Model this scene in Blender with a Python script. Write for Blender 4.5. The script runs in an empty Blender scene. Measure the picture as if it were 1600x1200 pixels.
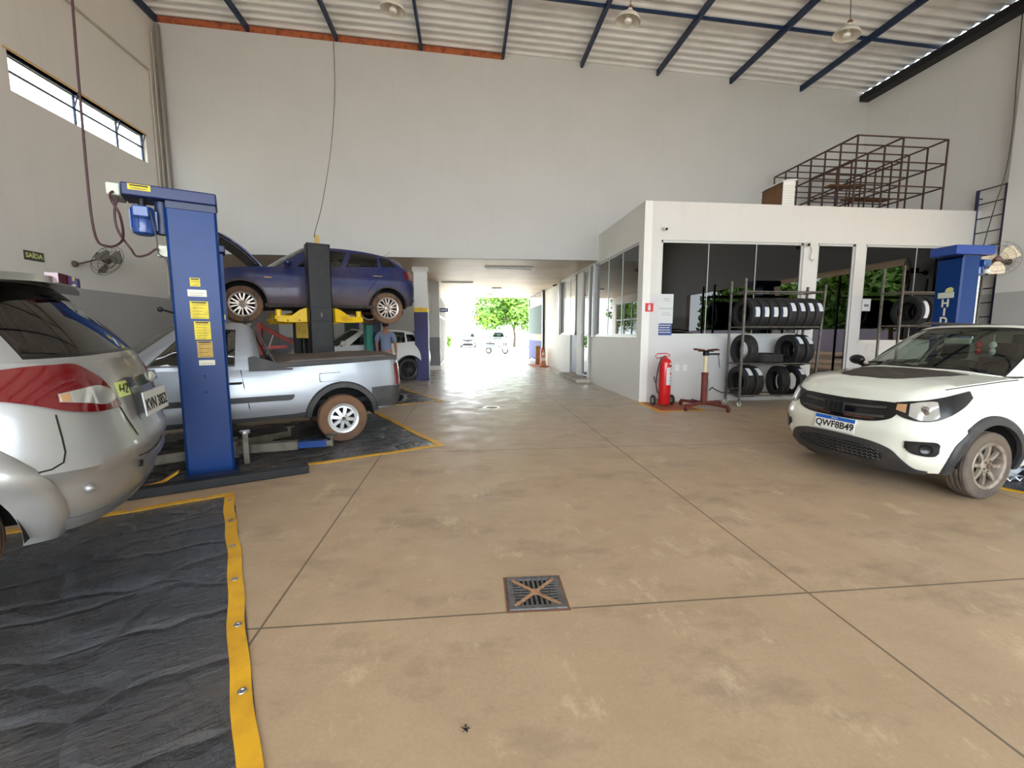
import bpy, bmesh, math, random
import numpy as np
from mathutils import Vector, Matrix, Euler
random.seed(7)
sc = bpy.context.scene
col = sc.collection
rad = math.radians

# ------------------------------------------------------------------ camera, sky, sun, exposure
FPX, CAM_H = 690.0, 1.42
TH = math.atan(80 / FPX); PSI = math.atan(72 / math.hypot(FPX, 80))
cam_d = bpy.data.cameras.new('camera'); cam = bpy.data.objects.new('camera', cam_d); col.objects.link(cam)
cam.location = (0, 0, CAM_H); cam.rotation_euler = (math.pi/2 - TH, 0, -PSI)
cam_d.sensor_width = 36; cam_d.lens = FPX / 1600 * 36; cam_d.clip_start = .05; cam_d.clip_end = 400
sc.camera = cam

world = bpy.data.worlds.new('sky'); sc.world = world; world.use_nodes = True
wn = world.node_tree.nodes; bg = wn['Background']
bg.inputs[0].default_value = (0.86, 0.94, 1.0, 1); bg.inputs[1].default_value = 3.4
sun_d = bpy.data.lights.new('sun', 'SUN'); sun = bpy.data.objects.new('sun', sun_d); col.objects.link(sun)
sun_d.energy = 6; sun_d.angle = rad(.6); sun_d.color = (1, .95, .86)
sun.rotation_euler = (-Vector((.30, .62, .72))).to_track_quat('-Z', 'Y').to_euler(); sun.location = (0, 0, 40)
sc.view_settings.view_transform = 'Standard'; sc.view_settings.look = 'None'
sc.view_settings.gamma = 1; sc.view_settings.use_curve_mapping = False
sc.view_settings.exposure = 1.62
sc.cycles.max_bounces = 14; sc.cycles.diffuse_bounces = 7; sc.cycles.glossy_bounces = 5
sc.cycles.transparent_max_bounces = 12; sc.cycles.transmission_bounces = 6
sc.cycles.caustics_reflective = False; sc.cycles.caustics_refractive = False
sc.cycles.sample_clamp_indirect = 8
sc.cycles.use_denoising = True
def portal(loc, rot, sx, sy):            # importance guides at the real openings: they give no light of their own
    d = bpy.data.lights.new('daylight_portal', 'AREA'); o = bpy.data.objects.new('daylight_portal', d); col.objects.link(o)
    d.shape = 'RECTANGLE'; d.size = sx; d.size_y = sy; d.cycles.is_portal = True
    o.location = loc; o.rotation_euler = rot
portal((1.5, -6.9, 2.9), (math.pi/2, 0, 0), 16, 5.8)
portal((10.9, 2.2, 1.65), (math.pi/2, 0, math.pi/2), 11.8, 3.3)
portal((1.3, 24.5, 1.7), (math.pi/2, 0, math.pi), 4.6, 3.3)
portal((-7.0, 9.7, 5.5), (math.pi/2, 0, -math.pi/2), 3.0, .7)

# ------------------------------------------------------------------ materials
def lin(c):
    c = [x / 255 for x in c]
    return tuple(x/12.92 if x <= .04045 else ((x+.055)/1.055)**2.4 for x in c)
class NT:
    def __init__(s, name):
        s.m = bpy.data.materials.new(name); s.m.use_nodes = True; s.t = s.m.node_tree; s.n = s.t.nodes
        s.b = s.n['Principled BSDF']; s.out = s.n['Material Output']
    def node(s, ty, **k):
        n = s.n.new(ty)
        for a, v in k.items(): setattr(n, a, v)
        return n
    def link(s, a, b): s.t.links.new(a, b)
    def coord(s, scale=(1, 1, 1)):
        tc = s.node('ShaderNodeTexCoord'); mp = s.node('ShaderNodeMapping'); mp.inputs['Scale'].default_value = scale
        s.link(tc.outputs['Object'], mp.inputs[0]); return mp.outputs[0]
    def noise(s, vec, scale, detail=4, rough=.55):
        n = s.node('ShaderNodeTexNoise'); n.inputs['Scale'].default_value = scale; n.inputs['Detail'].default_value = detail
        n.inputs['Roughness'].default_value = rough; s.link(vec, n.inputs['Vector']); return n.outputs['Fac']
    def ramp(s, fac, a, b, ca=0., cb=1.):
        r = s.node('ShaderNodeMapRange'); r.inputs['From Min'].default_value = a; r.inputs['From Max'].default_value = b
        r.inputs['To Min'].default_value = ca; r.inputs['To Max'].default_value = cb; s.link(fac, r.inputs['Value']); return r.outputs[0]
    def mix(s, fac, a, b):
        m = s.node('ShaderNodeMix', data_type='RGBA')
        for v, i in ((fac, 0), (a, 6), (b, 7)):
            if hasattr(v, 'links'): s.link(v, m.inputs[i])
            else: m.inputs[i].default_value = v if i == 0 else (*v, 1)
        return m.outputs[2]
    def math(s, op, a, b=None):
        m = s.node('ShaderNodeMath', operation=op)
        for v, i in ((a, 0), (b, 1)):
            if v is None: continue
            if hasattr(v, 'links'): s.link(v, m.inputs[i])
            else: m.inputs[i].default_value = v
        return m.outputs[0]
    def bump(s, h, strength, dist=.01):
        b = s.node('ShaderNodeBump'); b.inputs['Strength'].default_value = strength; b.inputs['Distance'].default_value = dist
        s.link(h, b.inputs['Height']); s.link(b.outputs[0], s.b.inputs['Normal'])
    def sep(s, vec):
        x = s.node('ShaderNodeSeparateXYZ'); s.link(vec, x.inputs[0]); return x.outputs
def M(name, rgb, rough=.5, metal=0., rgb2=None, scale=6., lo=.45, hi=.7, amt=1., bump=0, bscale=60, coat=0, emit=None, dirt=None, spec=None):
    """plain procedural material: base colour, optional noise mix to rgb2, optional road dirt low on the body"""
    t = NT(name); b = t.b; c = lin(rgb)
    b.inputs['Roughness'].default_value = rough; b.inputs['Metallic'].default_value = metal
    b.inputs['Base Color'].default_value = (*c, 1)
    if spec is not None: b.inputs['Specular IOR Level'].default_value = spec
    if coat: b.inputs['Coat Weight'].default_value = coat; b.inputs['Coat Roughness'].default_value = .06
    out = None
    if rgb2 or bump or dirt: v = t.coord()
    if rgb2:
        f = t.math('MULTIPLY', t.ramp(t.noise(v, scale), lo, hi), amt); out = t.mix(f, c, lin(rgb2))
    if dirt:                                   # (colour, z_full, z_none, strength)
        dc, z0, z1, st = dirt
        z = t.sep(v)[2]; h = t.ramp(z, z1, z0)
        n = t.ramp(t.noise(v, 3.5, 6, .65), .35, .7)
        f = t.math('MULTIPLY', t.math('MINIMUM', t.math('ADD', h, t.math('MULTIPLY', n, .45)), 1.), st)
        out = t.mix(f, out if out else c, lin(dc))
        rr = t.math('ADD', rough, t.math('MULTIPLY', f, .5)); t.link(rr, b.inputs['Roughness'])
        if metal: t.link(t.math('SUBTRACT', metal, t.math('MULTIPLY', f, metal)), b.inputs['Metallic'])
        if coat: t.link(t.math('SUBTRACT', coat, t.math('MULTIPLY', f, coat)), b.inputs['Coat Weight'])
    if out: t.link(out, b.inputs['Base Color'])
    if bump: t.bump(t.noise(v, bscale, 3), bump)
    if emit: b.inputs['Emission Color'].default_value = (*lin(rgb), 1); b.inputs['Emission Strength'].default_value = emit
    return t.m
def glass(name, tint, reflect=.08, rough=.0):
    """thin pane: tinted see-through plus a mirror that grows at grazing angles"""
    t = NT(name); t.n.remove(t.b)
    tr = t.node('ShaderNodeBsdfTransparent'); tr.inputs[0].default_value = (*lin(tint), 1)
    gl = t.node('ShaderNodeBsdfGlossy'); gl.inputs['Roughness'].default_value = rough
    fr = t.node('ShaderNodeFresnel'); ge = t.node('ShaderNodeNewGeometry'); t.link(t.ramp(ge.outputs['Backfacing'], 0, 1, 1.5, 1/1.5), fr.inputs['IOR'])
    f = t.math('MINIMUM', t.math('ADD', t.math('MULTIPLY', fr.outputs[0], 1.1), reflect), 1.)
    mx = t.node('ShaderNodeMixShader'); t.link(f, mx.inputs[0]); t.link(tr.outputs[0], mx.inputs[1]); t.link(gl.outputs[0], mx.inputs[2])
    t.link(mx.outputs[0], t.out.inputs[0]); return t.m
def wall_mat(name, top, band, zb):
    t = NT(name); tc = t.coord(); z = t.sep(tc)[2]
    n = t.ramp(t.noise(tc, .9, 5), .3, .75)
    st = t.ramp(t.noise(t.coord((6, 6, .5)), 1.2, 4), .55, .8)
    c1 = t.mix(t.math('MULTIPLY', n, .35), lin(top), lin([x * .93 for x in top]))
    c1 = t.mix(t.math('MULTIPLY', st, .12), c1, lin([x * .82 for x in top]))
    c2 = t.mix(t.math('MULTIPLY', n, .5), lin(band), lin([x * .9 for x in band]))
    t.link(t.mix(t.math('GREATER_THAN', z, zb), c2, c1), t.b.inputs['Base Color'])
    t.b.inputs['Roughness'].default_value = .55; t.bump(t.noise(tc, 45, 4), .12, .004); return t.m

BROWN = (140, 108, 78)
mt = dict(
    wall=wall_mat('white_wall_grey_dado', (226, 224, 219), (176, 175, 173), 2.23),
    white=wall_mat('white_wall_paint', (232, 232, 228), (232, 232, 228), -5),
    hallwall=wall_mat('upper_wall_paint', (200, 200, 198), (200, 200, 198), -5),
    dark_dado=wall_mat('wall_dark_dado', (205, 203, 198), (128, 130, 135), 1.25),
    right=wall_mat('right_wall_paint', (226, 225, 223), (190, 189, 188), 2.23),
    ceil=M('painted_soffit', (214, 198, 180), .5, rgb2=(190, 168, 148), scale=.8, lo=.4, hi=.8),
    brick=M('bare_brick', (176, 98, 62), .9, rgb2=(120, 66, 44), scale=9, bump=.6, bscale=30),
    zinc=M('galvanised_sheet', (238, 238, 238), .5, .05, rgb2=(222, 220, 218), scale=1.5),
    navy=M('navy_steel', (30, 52, 88), .45, .2, rgb2=(22, 36, 60), scale=4),
    black_steel=M('black_steel', (19, 20, 24), .45, .0, rgb2=(32, 31, 31), scale=7, spec=.3),
    dark=M('dark_void', (12, 12, 13), .9), rubber=M('tyre_rubber', (34, 34, 36), .62, rgb2=(44, 43, 42), scale=9),
    dusty_rubber=M('dusty_tyre_rubber', (52, 46, 42), .8, rgb2=(122, 92, 70), scale=3.2, lo=.3, hi=.62),
    lift_blue=M('lift_blue_paint', (6, 52, 116), .34, 0, rgb2=(5, 42, 98), scale=2.5, lo=.5, hi=.85, spec=.3),
    lift_dark=M('lift_dark_blue', (30, 44, 82), .4), motor_blue=M('motor_blue', (34, 74, 146), .3, coat=.4),
    light_grey=M('pale_grey_plastic', (206, 212, 200), .45), yellow_st=M('sticker_yellow', (226, 206, 30), .5, rgb2=(200, 178, 40), scale=14),
    faded_st=M('sticker_faded', (196, 164, 78), .6, rgb2=(176, 146, 84), scale=18), white_st=M('sticker_white', (226, 222, 206), .5),
    ink=M('print_black', (30, 30, 28), .6), yellow=M('arm_yellow_paint', (238, 196, 16), .38, rgb2=(206, 160, 20), scale=5, lo=.55),
    strip=M('mat_yellow_strip', (226, 172, 36), .5, rgb2=(186, 134, 40), scale=5, lo=.4, hi=.8), steel=M('bare_steel', (176, 176, 176), .3, .9),
    grease=M('greasy_steel', (96, 92, 82), .45, .6, rgb2=(60, 54, 46), scale=8), rust=M('rusty_steel', (104, 60, 44), .75, .2, rgb2=(66, 40, 34), scale=9),
    rust_red=M('faded_red_rust', (116, 50, 44), .6, rgb2=(80, 40, 36), scale=6), red=M('red_paint', (200, 28, 36), .3, coat=.4),
    crane_red=M('crane_red_paint', (176, 52, 40), .45, rgb2=(120, 44, 36), scale=6), chrome=M('chrome', (215, 215, 215), .12, 1.),
    plastic=M('black_plastic', (34, 35, 38), .5, dirt=(BROWN, .1, .6, .25)), trim=M('black_gloss_trim', (20, 21, 24), .25),
    cable=M('cable_sheath', (66, 34, 40), .55), grey_cable=M('grey_cable', (70, 66, 64), .6), white_pl=M('white_plastic', (228, 228, 226), .35),
    rack=M('rack_grey_steel', (110, 108, 104), .45, .4, rgb2=(84, 72, 64), scale=10), frame_rust=M('cage_steel', (86, 60, 54), .6, .3, rgb2=(54, 46, 50), scale=5),
    alu=M('aluminium_frame', (196, 198, 196), .4, .3), conduit=M('zinc_pipe', (150, 146, 138), .35, .6),
    dust_white=M('white_glass_pane', (226, 228, 224), .3), orange=M('cone_orange', (206, 120, 72), .6, rgb2=(188, 140, 104), scale=9),
    wood=M('wood_board', (176, 128, 70), .6, rgb2=(150, 104, 58), scale=8), wood_dark=M('stained_plywood', (122, 84, 54), .7, rgb2=(96, 64, 42), scale=4),
    purple=M('pillar_blue_paint', (40, 38, 98), .5, rgb2=(34, 32, 82), scale=3), sign_red=M('sign_red', (204, 36, 46), .45),
    sign_blue=M('sign_blue', (36, 58, 128), .45), paper=M('paper_notice', (204, 208, 210), .6), sign_green=M('exit_sign_green', (66, 74, 58), .5),
    exit_text=M('exit_sign_letters', (206, 210, 140), .5), lamp_white=M('lamp_enamel', (222, 218, 208), .3), bulb=M('lamp_bulb', (236, 234, 226), .25),
    teal=M('lift_teal_paint', (24, 132, 116), .4), deep_green=M('lift_green_paint', (22, 66, 54), .4),
    window=glass('clear_pane', (236, 240, 238), .02), office_glass=glass('tinted_office_glass', (42, 44, 50), 0),
    car_glass=glass('car_window_glass', (196, 208, 200), .03), dark_glass=glass('dark_car_glass', (70, 74, 76), .05), screen=glass('windscreen_glass', (178, 190, 182), .03),
    lens=M('clear_lamp_lens', (206, 208, 206), .08, .7), red_lens=M('red_lamp_lens', (96, 4, 12), .08, coat=.8), amber=M('amber_lens', (190, 150, 112), .15, .3),
    skin=M('skin', (170, 120, 96), .55), hair=M('dark_hair', (34, 28, 26), .6), shirt=M('blue_grey_shirt', (128, 140, 168), .8, bump=.2, bscale=20),
    trousers=M('dark_trousers', (34, 34, 42), .8), shoe=M('black_shoe', (24, 24, 26), .5), interior=M('car_interior', (52, 52, 54), .8),
    concrete=M('pale_concrete', (190, 184, 172), .8, rgb2=(168, 160, 148), scale=2), soil=M('red_soil', (178, 150, 126), .95, rgb2=(160, 128, 104), scale=1.2),
    street=M('street_paving', (206, 200, 190), .85, rgb2=(188, 182, 172), scale=.6), bark=M('tree_bark', (96, 80, 66), .9, rgb2=(64, 52, 44), scale=8),
    leaf=M('tree_leaves', (112, 150, 48), .6, rgb2=(72, 116, 36), scale=.9, lo=.35, hi=.65), hedge=M('hedge_leaves', (84, 124, 44), .7, rgb2=(52, 88, 30), scale=1.5),
)
mt['lift_navy'] = M('lift_navy_paint', (26, 42, 94), .4); mt['lift_royal'] = M('lift_royal_paint', (36, 70, 152), .4)
mt['cast_iron'] = M('cast_iron', (112, 112, 114), .5, .5, rgb2=(84, 80, 78), scale=40); mt['rib_rust'] = M('rubbed_rust', (176, 134, 100), .6, .2, rgb2=(146, 110, 84), scale=30); mt['rust_stain'] = M('rust_stain', (120, 86, 66), .8, rgb2=(90, 70, 60), scale=30)
mt['faded_red'] = M('faded_red_floor_paint', (168, 84, 62), .7, rgb2=(160, 112, 84), scale=5); mt['grey_blade'] = M('smoky_fan_blade', (150, 148, 142), .4); mt['fan_cream'] = M('cream_fan_blade', (226, 214, 186), .35); mt['fan_hub'] = M('fan_hub_red', (96, 40, 50), .4)
mt['wall_grey'] = M('painted_conduit', (186, 180, 170), .5); mt['gate_blue'] = M('gate_blue_paint', (62, 74, 150), .5); mt['gate_green'] = M('gate_grey_green_paint', (84, 112, 112), .5); mt['gate_band'] = M('gate_patterned_band', (232, 214, 184), .6, rgb2=(196, 120, 70), scale=5, lo=.52, hi=.56)
mt['cone_base'] = M('cone_base_red', (150, 70, 50), .6); mt['lip'] = M('lip_colour', (136, 78, 70), .5); mt['ivory'] = M('ivory_enamel', (214, 202, 168), .4); mt['ladder'] = M('ladder_blue_steel', (58, 56, 92), .5, .2)

# ------------------------------------------------------------------ mesh helpers
def V(*a): return Vector(a if len(a) > 1 else a[0])
class MB:
    def __init__(s): s.v = []; s.f = []
    def add(s, vs, fs):
        o = len(s.v); s.v += [tuple(v) for v in vs]; s.f += [tuple(i + o for i in f) for f in fs]; return s
    def box(s, c, d, rz=0, ry=0, rx=0):
        R = Euler((rx, ry, rz)).to_matrix(); vs = []
        for x in (-.5, .5):
            for y in (-.5, .5):
                for z in (-.5, .5): vs.append(R @ Vector((x*d[0], y*d[1], z*d[2])) + Vector(c))
        return s.add(vs, [(0, 1, 3, 2), (4, 6, 7, 5), (0, 4, 5, 1), (2, 3, 7, 6), (0, 2, 6, 4), (1, 5, 7, 3)])
    def span(s, a, b): return s.box([(p+q)/2 for p, q in zip(a, b)], [abs(q-p) for p, q in zip(a, b)])
    def bar(s, p, q, w, h=None, up=(0, 0, 1)):           # square bar between two points
        p, q = V(p), V(q); d = (q-p).normalized(); u = V(up)
        if abs(d.dot(u)) > .95: u = V(1, 0, 0)
        a = d.cross(u).normalized(); b = a.cross(d).normalized(); h = h or w; vs = []
        for e in (p, q):
            for i, j in ((-1, -1), (1, -1), (1, 1), (-1, 1)): vs.append(e + a*i*w/2 + b*j*h/2)
        return s.add(vs, [(3, 2, 1, 0), (4, 5, 6, 7), (0, 1, 5, 4), (1, 2, 6, 5), (2, 3, 7, 6), (3, 0, 4, 7)])
    def tube(s, pts, r, n=8, closed=False):
        pts = [V(p) for p in pts]; m = len(pts); rs = r if isinstance(r, (list, tuple)) else [r]*m; vs = []; a = None
        for i, p in enumerate(pts):
            if closed: d = pts[(i+1) % m] - pts[i-1]
            else: d = pts[min(i+1, m-1)] - pts[max(i-1, 0)]
            d = d.normalized() if d.length > 1e-9 else V(0, 0, 1)
            if a is None: a = d.cross(V(0, 0, 1) if abs(d.z) < .9 else V(1, 0, 0)).normalized()
            else:
                a = a - d*a.dot(d); a = a.normalized() if a.length > 1e-6 else d.cross(V(0, 1, 0)).normalized()
            b = d.cross(a)
            for k in range(n):
                t = 2*math.pi*k/n; vs.append(p + (a*math.cos(t) + b*math.sin(t))*rs[i])
        fs = []
        for i in range(m if closed else m-1):
            for k in range(n):
                A = i*n+k; B = i*n+(k+1) % n; j = (i+1) % m; fs.append((A, B, j*n+(k+1) % n, j*n+k))
        if not closed: fs += [tuple(range(n))[::-1], tuple((m-1)*n+k for k in range(n))]
        return s.add(vs, fs)
    def cyl(s, p, q, r, r2=None, n=20): return s.tube([p, q], [r, r if r2 is None else r2], n)
    def lathe(s, prof, o=(0, 0, 0), ax=(0, 0, 1), n=32, closed=False):   # prof: (radius, height along ax)
        ax = V(ax).normalized(); a = ax.cross(V(0, 0, 1) if abs(ax.z) < .9 else V(1, 0, 0)).normalized(); b = ax.cross(a); o = V(o); vs = []
        for r, h in prof:
            for k in range(n):
                t = 2*math.pi*k/n; vs.append(o + ax*h + (a*math.cos(t)+b*math.sin(t))*r)
        m = len(prof); fs = []
        for i in range(m if closed else m-1):
            j = (i+1) % m
            for k in range(n): fs.append((i*n+k, i*n+(k+1) % n, j*n+(k+1) % n, j*n+k))
        if not closed:
            if prof[0][0] > 1e-6: fs.append(tuple(range(n))[::-1])
            if prof[-1][0] > 1e-6: fs.append(tuple((m-1)*n+k for k in range(n)))
        return s.add(vs, fs)
    def ball(s, c, r, n=12, sc=(1, 1, 1)):
        prof = [(r*math.sin(math.pi*i/n), -r*math.cos(math.pi*i/n)) for i in range(n+1)]; k = len(s.v); s.lathe(prof, (0, 0, 0), (0, 0, 1), 2*n)
        s.v[k:] = [(x*sc[0]+c[0], y*sc[1]+c[1], z*sc[2]+c[2]) for x, y, z in s.v[k:]]; return s
    def prism(s, poly, o, ux, uy, th):                     # polygon in the plane (ux,uy) at o, thickness th along ux x uy
        o, ux, uy = V(o), V(ux), V(uy); nn = ux.cross(uy).normalized(); n = len(poly)
        vs = [o+ux*a+uy*b for a, b in poly] + [o+ux*a+uy*b+nn*th for a, b in poly]
        return s.add(vs, [tuple(range(n))[::-1], tuple(range(n, 2*n))] + [(i, (i+1) % n, n+(i+1) % n, n+i) for i in range(n)])
    def grid(s, g, close=False):
        n, m = len(g), len(g[0]); o = len(s.v)
        for r in g: s.v += [tuple(p) for p in r]
        for i in range(n-1):
            for j in range(m-1): s.f.append((o+i*m+j, o+i*m+j+1, o+(i+1)*m+j+1, o+(i+1)*m+j))
        return s
    def slab(s, g, off):                                    # grid with thickness: off = vector or function(i,j)->vector
        n, m = len(g), len(g[0]); f = off if callable(off) else (lambda i, j: V(off)); o = len(s.v)
        s.grid(g); s.grid([[V(g[i][j]) + f(i, j) for j in range(m)] for i in range(n)])
        N = n*m; ring = [(0, j) for j in range(m)] + [(i, m-1) for i in range(1, n)] + [(n-1, j) for j in range(m-2, -1, -1)] + [(i, 0) for i in range(n-2, 0, -1)]
        for (a, b), (c, d) in zip(ring, ring[1:]+ring[:1]): s.f.append((o+a*m+b, o+N+a*m+b, o+N+c*m+d, o+c*m+d))
        return s
    def build(s, name, mat, parent=None, smooth=40, bevel=0, fix=True):
        me = bpy.data.meshes.new(name); me.from_pydata(s.v, [], s.f); me.update()
        if fix:
            bm = bmesh.new(); bm.from_mesh(me); bmesh.ops.recalc_face_normals(bm, faces=bm.faces); bm.to_mesh(me); bm.free()
        me.materials.append(mt[mat] if isinstance(mat, str) else mat)
        if smooth:
            me.polygons.foreach_set('use_smooth', [True]*len(me.polygons)); me.set_sharp_from_angle(angle=rad(smooth))
        o = bpy.data.objects.new(name, me); col.objects.link(o); o.parent = parent
        if bevel:
            b = o.modifiers.new('bevel', 'BEVEL'); b.width = bevel; b.segments = 2; b.limit_method = 'ANGLE'; b.angle_limit = rad(50)
        return o
def tag(o, label, cat, group=None):
    o['label'] = label; o['category'] = cat
    if group: o['group'] = group
    return o
def thing(name, label, cat, loc=(0, 0, 0), rz=0, group=None):
    o = bpy.data.objects.new(name, None); o.empty_display_size = .1; col.objects.link(o); o.location = loc; o.rotation_euler = (0, 0, rz)
    return tag(o, label, cat, group)
def struct(o): o['kind'] = 'structure'; return o
def copy_tree(o, parent=None):
    kids = [c for c in bpy.data.objects if c.parent == o]
    c = o.copy(); col.objects.link(c); c.parent = parent
    for k in kids: copy_tree(k, c)
    return c
def text(name, s, size, mat, parent, loc, ux, uy, ext=.001, align='CENTER', bold=0.):
    """flat lettering standing on a surface: ux = reading direction, uy = up"""
    cu = bpy.data.curves.new(name, 'FONT'); cu.body = s; cu.size = size; cu.extrude = ext; cu.align_x = align; cu.align_y = 'CENTER'; cu.offset = bold; cu.space_line = .85
    t = bpy.data.objects.new(name, cu); col.objects.link(t)
    me = bpy.data.meshes.new_from_object(t.evaluated_get(bpy.context.evaluated_depsgraph_get())); bpy.data.objects.remove(t)
    me.materials.append(mt[mat]); me.name = name
    ux, uy = V(ux).normalized(), V(uy).normalized(); uz = ux.cross(uy)
    me.transform(Matrix(((ux.x, uy.x, uz.x, loc[0]), (ux.y, uy.y, uz.y, loc[1]), (ux.z, uy.z, uz.z, loc[2]), (0, 0, 0, 1))))
    o = bpy.data.objects.new(name, me); col.objects.link(o); o.parent = parent; return o
def cr(P, n=6):                                            # Catmull-Rom through the points
    P = [np.array(p, float) for p in P]; Q = [2*P[0]-P[1]] + P + [2*P[-1]-P[-2]]; out = []
    for i in range(1, len(Q)-2):
        for k in range(n):
            t = k/n; out.append(.5*((2*Q[i]) + (Q[i+1]-Q[i-1])*t + (2*Q[i-1]-5*Q[i]+4*Q[i+1]-Q[i+2])*t*t + (3*Q[i]-Q[i-1]-3*Q[i+1]+Q[i+2])*t**3))
    out.append(P[-1]); return out
# ------------------------------------------------------------------ the setting
def floor_mat():
    t = NT('dusty_concrete_floor'); v = t.coord(); x, y, z = t.sep(v)[:3]
    big = t.ramp(t.noise(v, .55, 6, .6), .3, .72); mid = t.ramp(t.noise(v, 2.2, 8, .7), .35, .7); fine = t.noise(v, 60, 3)
    scuff = t.ramp(t.noise(t.coord((1, 1.6, 1)), 1.3, 9, .72), .52, .68); pale = t.ramp(t.noise(t.coord((1.3, .8, 1)), 2.6, 8, .75), .57, .66)
    c = t.mix(big, lin((191, 166, 137)), lin((172, 149, 123)))
    c = t.mix(t.math('MULTIPLY', mid, .6), c, lin((170, 145, 116)))
    c = t.mix(t.math('MULTIPLY', scuff, .48), c, lin((116, 102, 88)))
    c = t.mix(t.math('MULTIPLY', pale, .38), c, lin((224, 206, 172)))
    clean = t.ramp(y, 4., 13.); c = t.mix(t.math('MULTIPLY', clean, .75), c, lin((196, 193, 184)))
    c = t.mix(t.math('MULTIPLY', t.ramp(fine, .3, .7), .16), c, lin((120, 104, 86)))
    def line(co, off, per, w):
        m = t.math('FRACT', t.math('DIVIDE', t.math('ADD', co, per*40 - off + per/2), per))
        return t.math('LESS_THAN', t.math('ABSOLUTE', t.math('SUBTRACT', m, .5)), w/per)
    j = t.math('MAXIMUM', line(x, -1.005, 2.86, .006), line(y, 2.1, 3.15, .006))
    c = t.mix(t.math('MULTIPLY', j, .72), c, lin((54, 46, 40)))
    t.link(c, t.b.inputs['Base Color'])
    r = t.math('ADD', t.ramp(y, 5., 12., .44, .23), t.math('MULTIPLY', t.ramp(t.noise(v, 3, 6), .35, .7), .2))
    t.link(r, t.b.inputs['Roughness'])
    h = t.math('SUBTRACT', t.math('MULTIPLY', t.math('ADD', t.noise(v, 14, 5), t.math('MULTIPLY', fine, .5)), .3), j); t.bump(h, .14, .01)
    return t.m
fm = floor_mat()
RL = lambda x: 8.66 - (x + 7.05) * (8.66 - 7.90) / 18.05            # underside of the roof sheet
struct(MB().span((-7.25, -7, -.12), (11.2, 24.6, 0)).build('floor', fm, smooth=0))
XL = -7.05
w = MB()
w.span((XL-.2, -7, 0), (XL, 17.9, 5.2)).span((XL-.2, -7, 5.8), (XL, 17.9, 8.8)).span((XL-.2, -7, 5.2), (XL, 8.18, 5.8)).span((XL-.2, 11.2, 5.2), (XL, 17.9, 5.8))
struct(w.build('wall_left', 'wall', smooth=0))
w = MB(); zt = lambda x: RL(x) - .16
zw = lambda x: RL(x) - .004
w.prism([(XL, 3.34), (11, 3.34), (11, zw(11)), (1.0, zw(1)), (.999, zt(1)), (XL, zt(XL))], (0, 12.0, 0), (1, 0, 0), (0, 0, 1), .2)
struct(w.build('wall_back', 'hallwall', smooth=0))
w = MB(); w.prism([(XL, zt(XL)), (1.0, zt(1)), (1.0, zt(1)+.155), (XL, zt(XL)+.155)], (0, 12.02, 0), (1, 0, 0), (0, 0, 1), .2)
struct(w.build('trim_1', 'brick', smooth=0))
w = MB()
w.span((11, 8.13, 0), (11.2, 17, 7.78)).span((10.78, 7.45, 0), (11.2, 8.13, 7.78)).span((11, -7, 3.28), (11.2, 7.45, 7.78)).span((11, -7, 0), (11.2, -3.9, 3.28))
struct(w.build('wall_right', 'right', smooth=0))
w = MB(); w.span((XL, -7.2, 0), (-5.9, -7, 8.6)).span((9.3, -7.2, 0), (11, -7, 7.9)).span((-5.9, -7.2, 5.7), (9.3, -7, 7.95))
struct(w.build('wall_front', 'hallwall', smooth=0))
w = MB(); w.span((XL, 17.7, 0), (-1.05, 17.9, 3.34))
struct(w.build('wall_recess', 'dark_dado', smooth=0))
# corrugated roof, ridges running down the slope
g = []
for k in range(int(19.4/.25)*6+1):
    y = -7.2 + k*.25/6; ph = (k % 6)/6; h = (0, .035, .055, .055, .035, 0)[k % 6]
    g.append([(XL-.2, y, RL(XL-.2)+h), (2, y, RL(2)+h), (10.9, y, RL(10.9)+h)])
struct(MB().grid(g).build('ceiling', 'zinc', smooth=0, fix=False))
for i in range(10):
    x = -7.0 + 2*i - (.0 if i else -.0)
    z = RL(x)
    struct(MB().bar((x, -7, z-.075), (x, 11.98, z-.075), .06, .14).build('trim_beam', 'navy', smooth=0))
struct(MB().bar((XL, 9.75, RL(XL)-.08), (11, 9.75, RL(11)-.08), .04, .06).build('trim_tie', 'navy', smooth=0))
struct(MB().bar((XL, 8.2, RL(XL)-.3), (11, 8.2, RL(11)-.3), .16, .3).build('trim_girder', 'navy', smooth=0)) if False else None
struct(MB().bar((4.0, 7.62, RL(4)-.23), (11, 7.62, RL(11)-.23), .14, .26).build('trim_girder', 'navy', smooth=0))
struct(MB().span((10.74, -6.9, RL(10.8)-.24), (11.0, 11.8, RL(10.8)-.09)).span((10.85, -6.9, RL(10.8)-.09), (10.865, 11.8, RL(10.8)-.008)).build('trim_fascia', 'black_steel', smooth=0))
# passage soffit and side walls
struct(MB().span((XL, 11.8, 3.34), (4, 24.6, 3.5)).build('ceiling_passage', 'ceil', smooth=0))
XO, YF = 3.54, 8.71
w = MB()
w.span((XO, YF, 0), (XO+.16, 8.97, 4.0)).span((XO, 8.97, 0), (XO+.16, 12.55, 1.35)).span((XO, 8.97, 3.27), (XO+.16, 12.0, 4.0)).span((XO, 12.0, 3.27), (XO+.16, 24.5, 3.34))
w.span((XO, 13.38, 0), (XO+.16, 14.0, 3.3)).span((XO, 14.9, 0), (XO+.16, 16.7, 1.37)).span((XO, 16.7, 0), (XO+.16, 20.0, 3.3))
struct(w.build('wall_passage_right', 'white', smooth=0))
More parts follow.
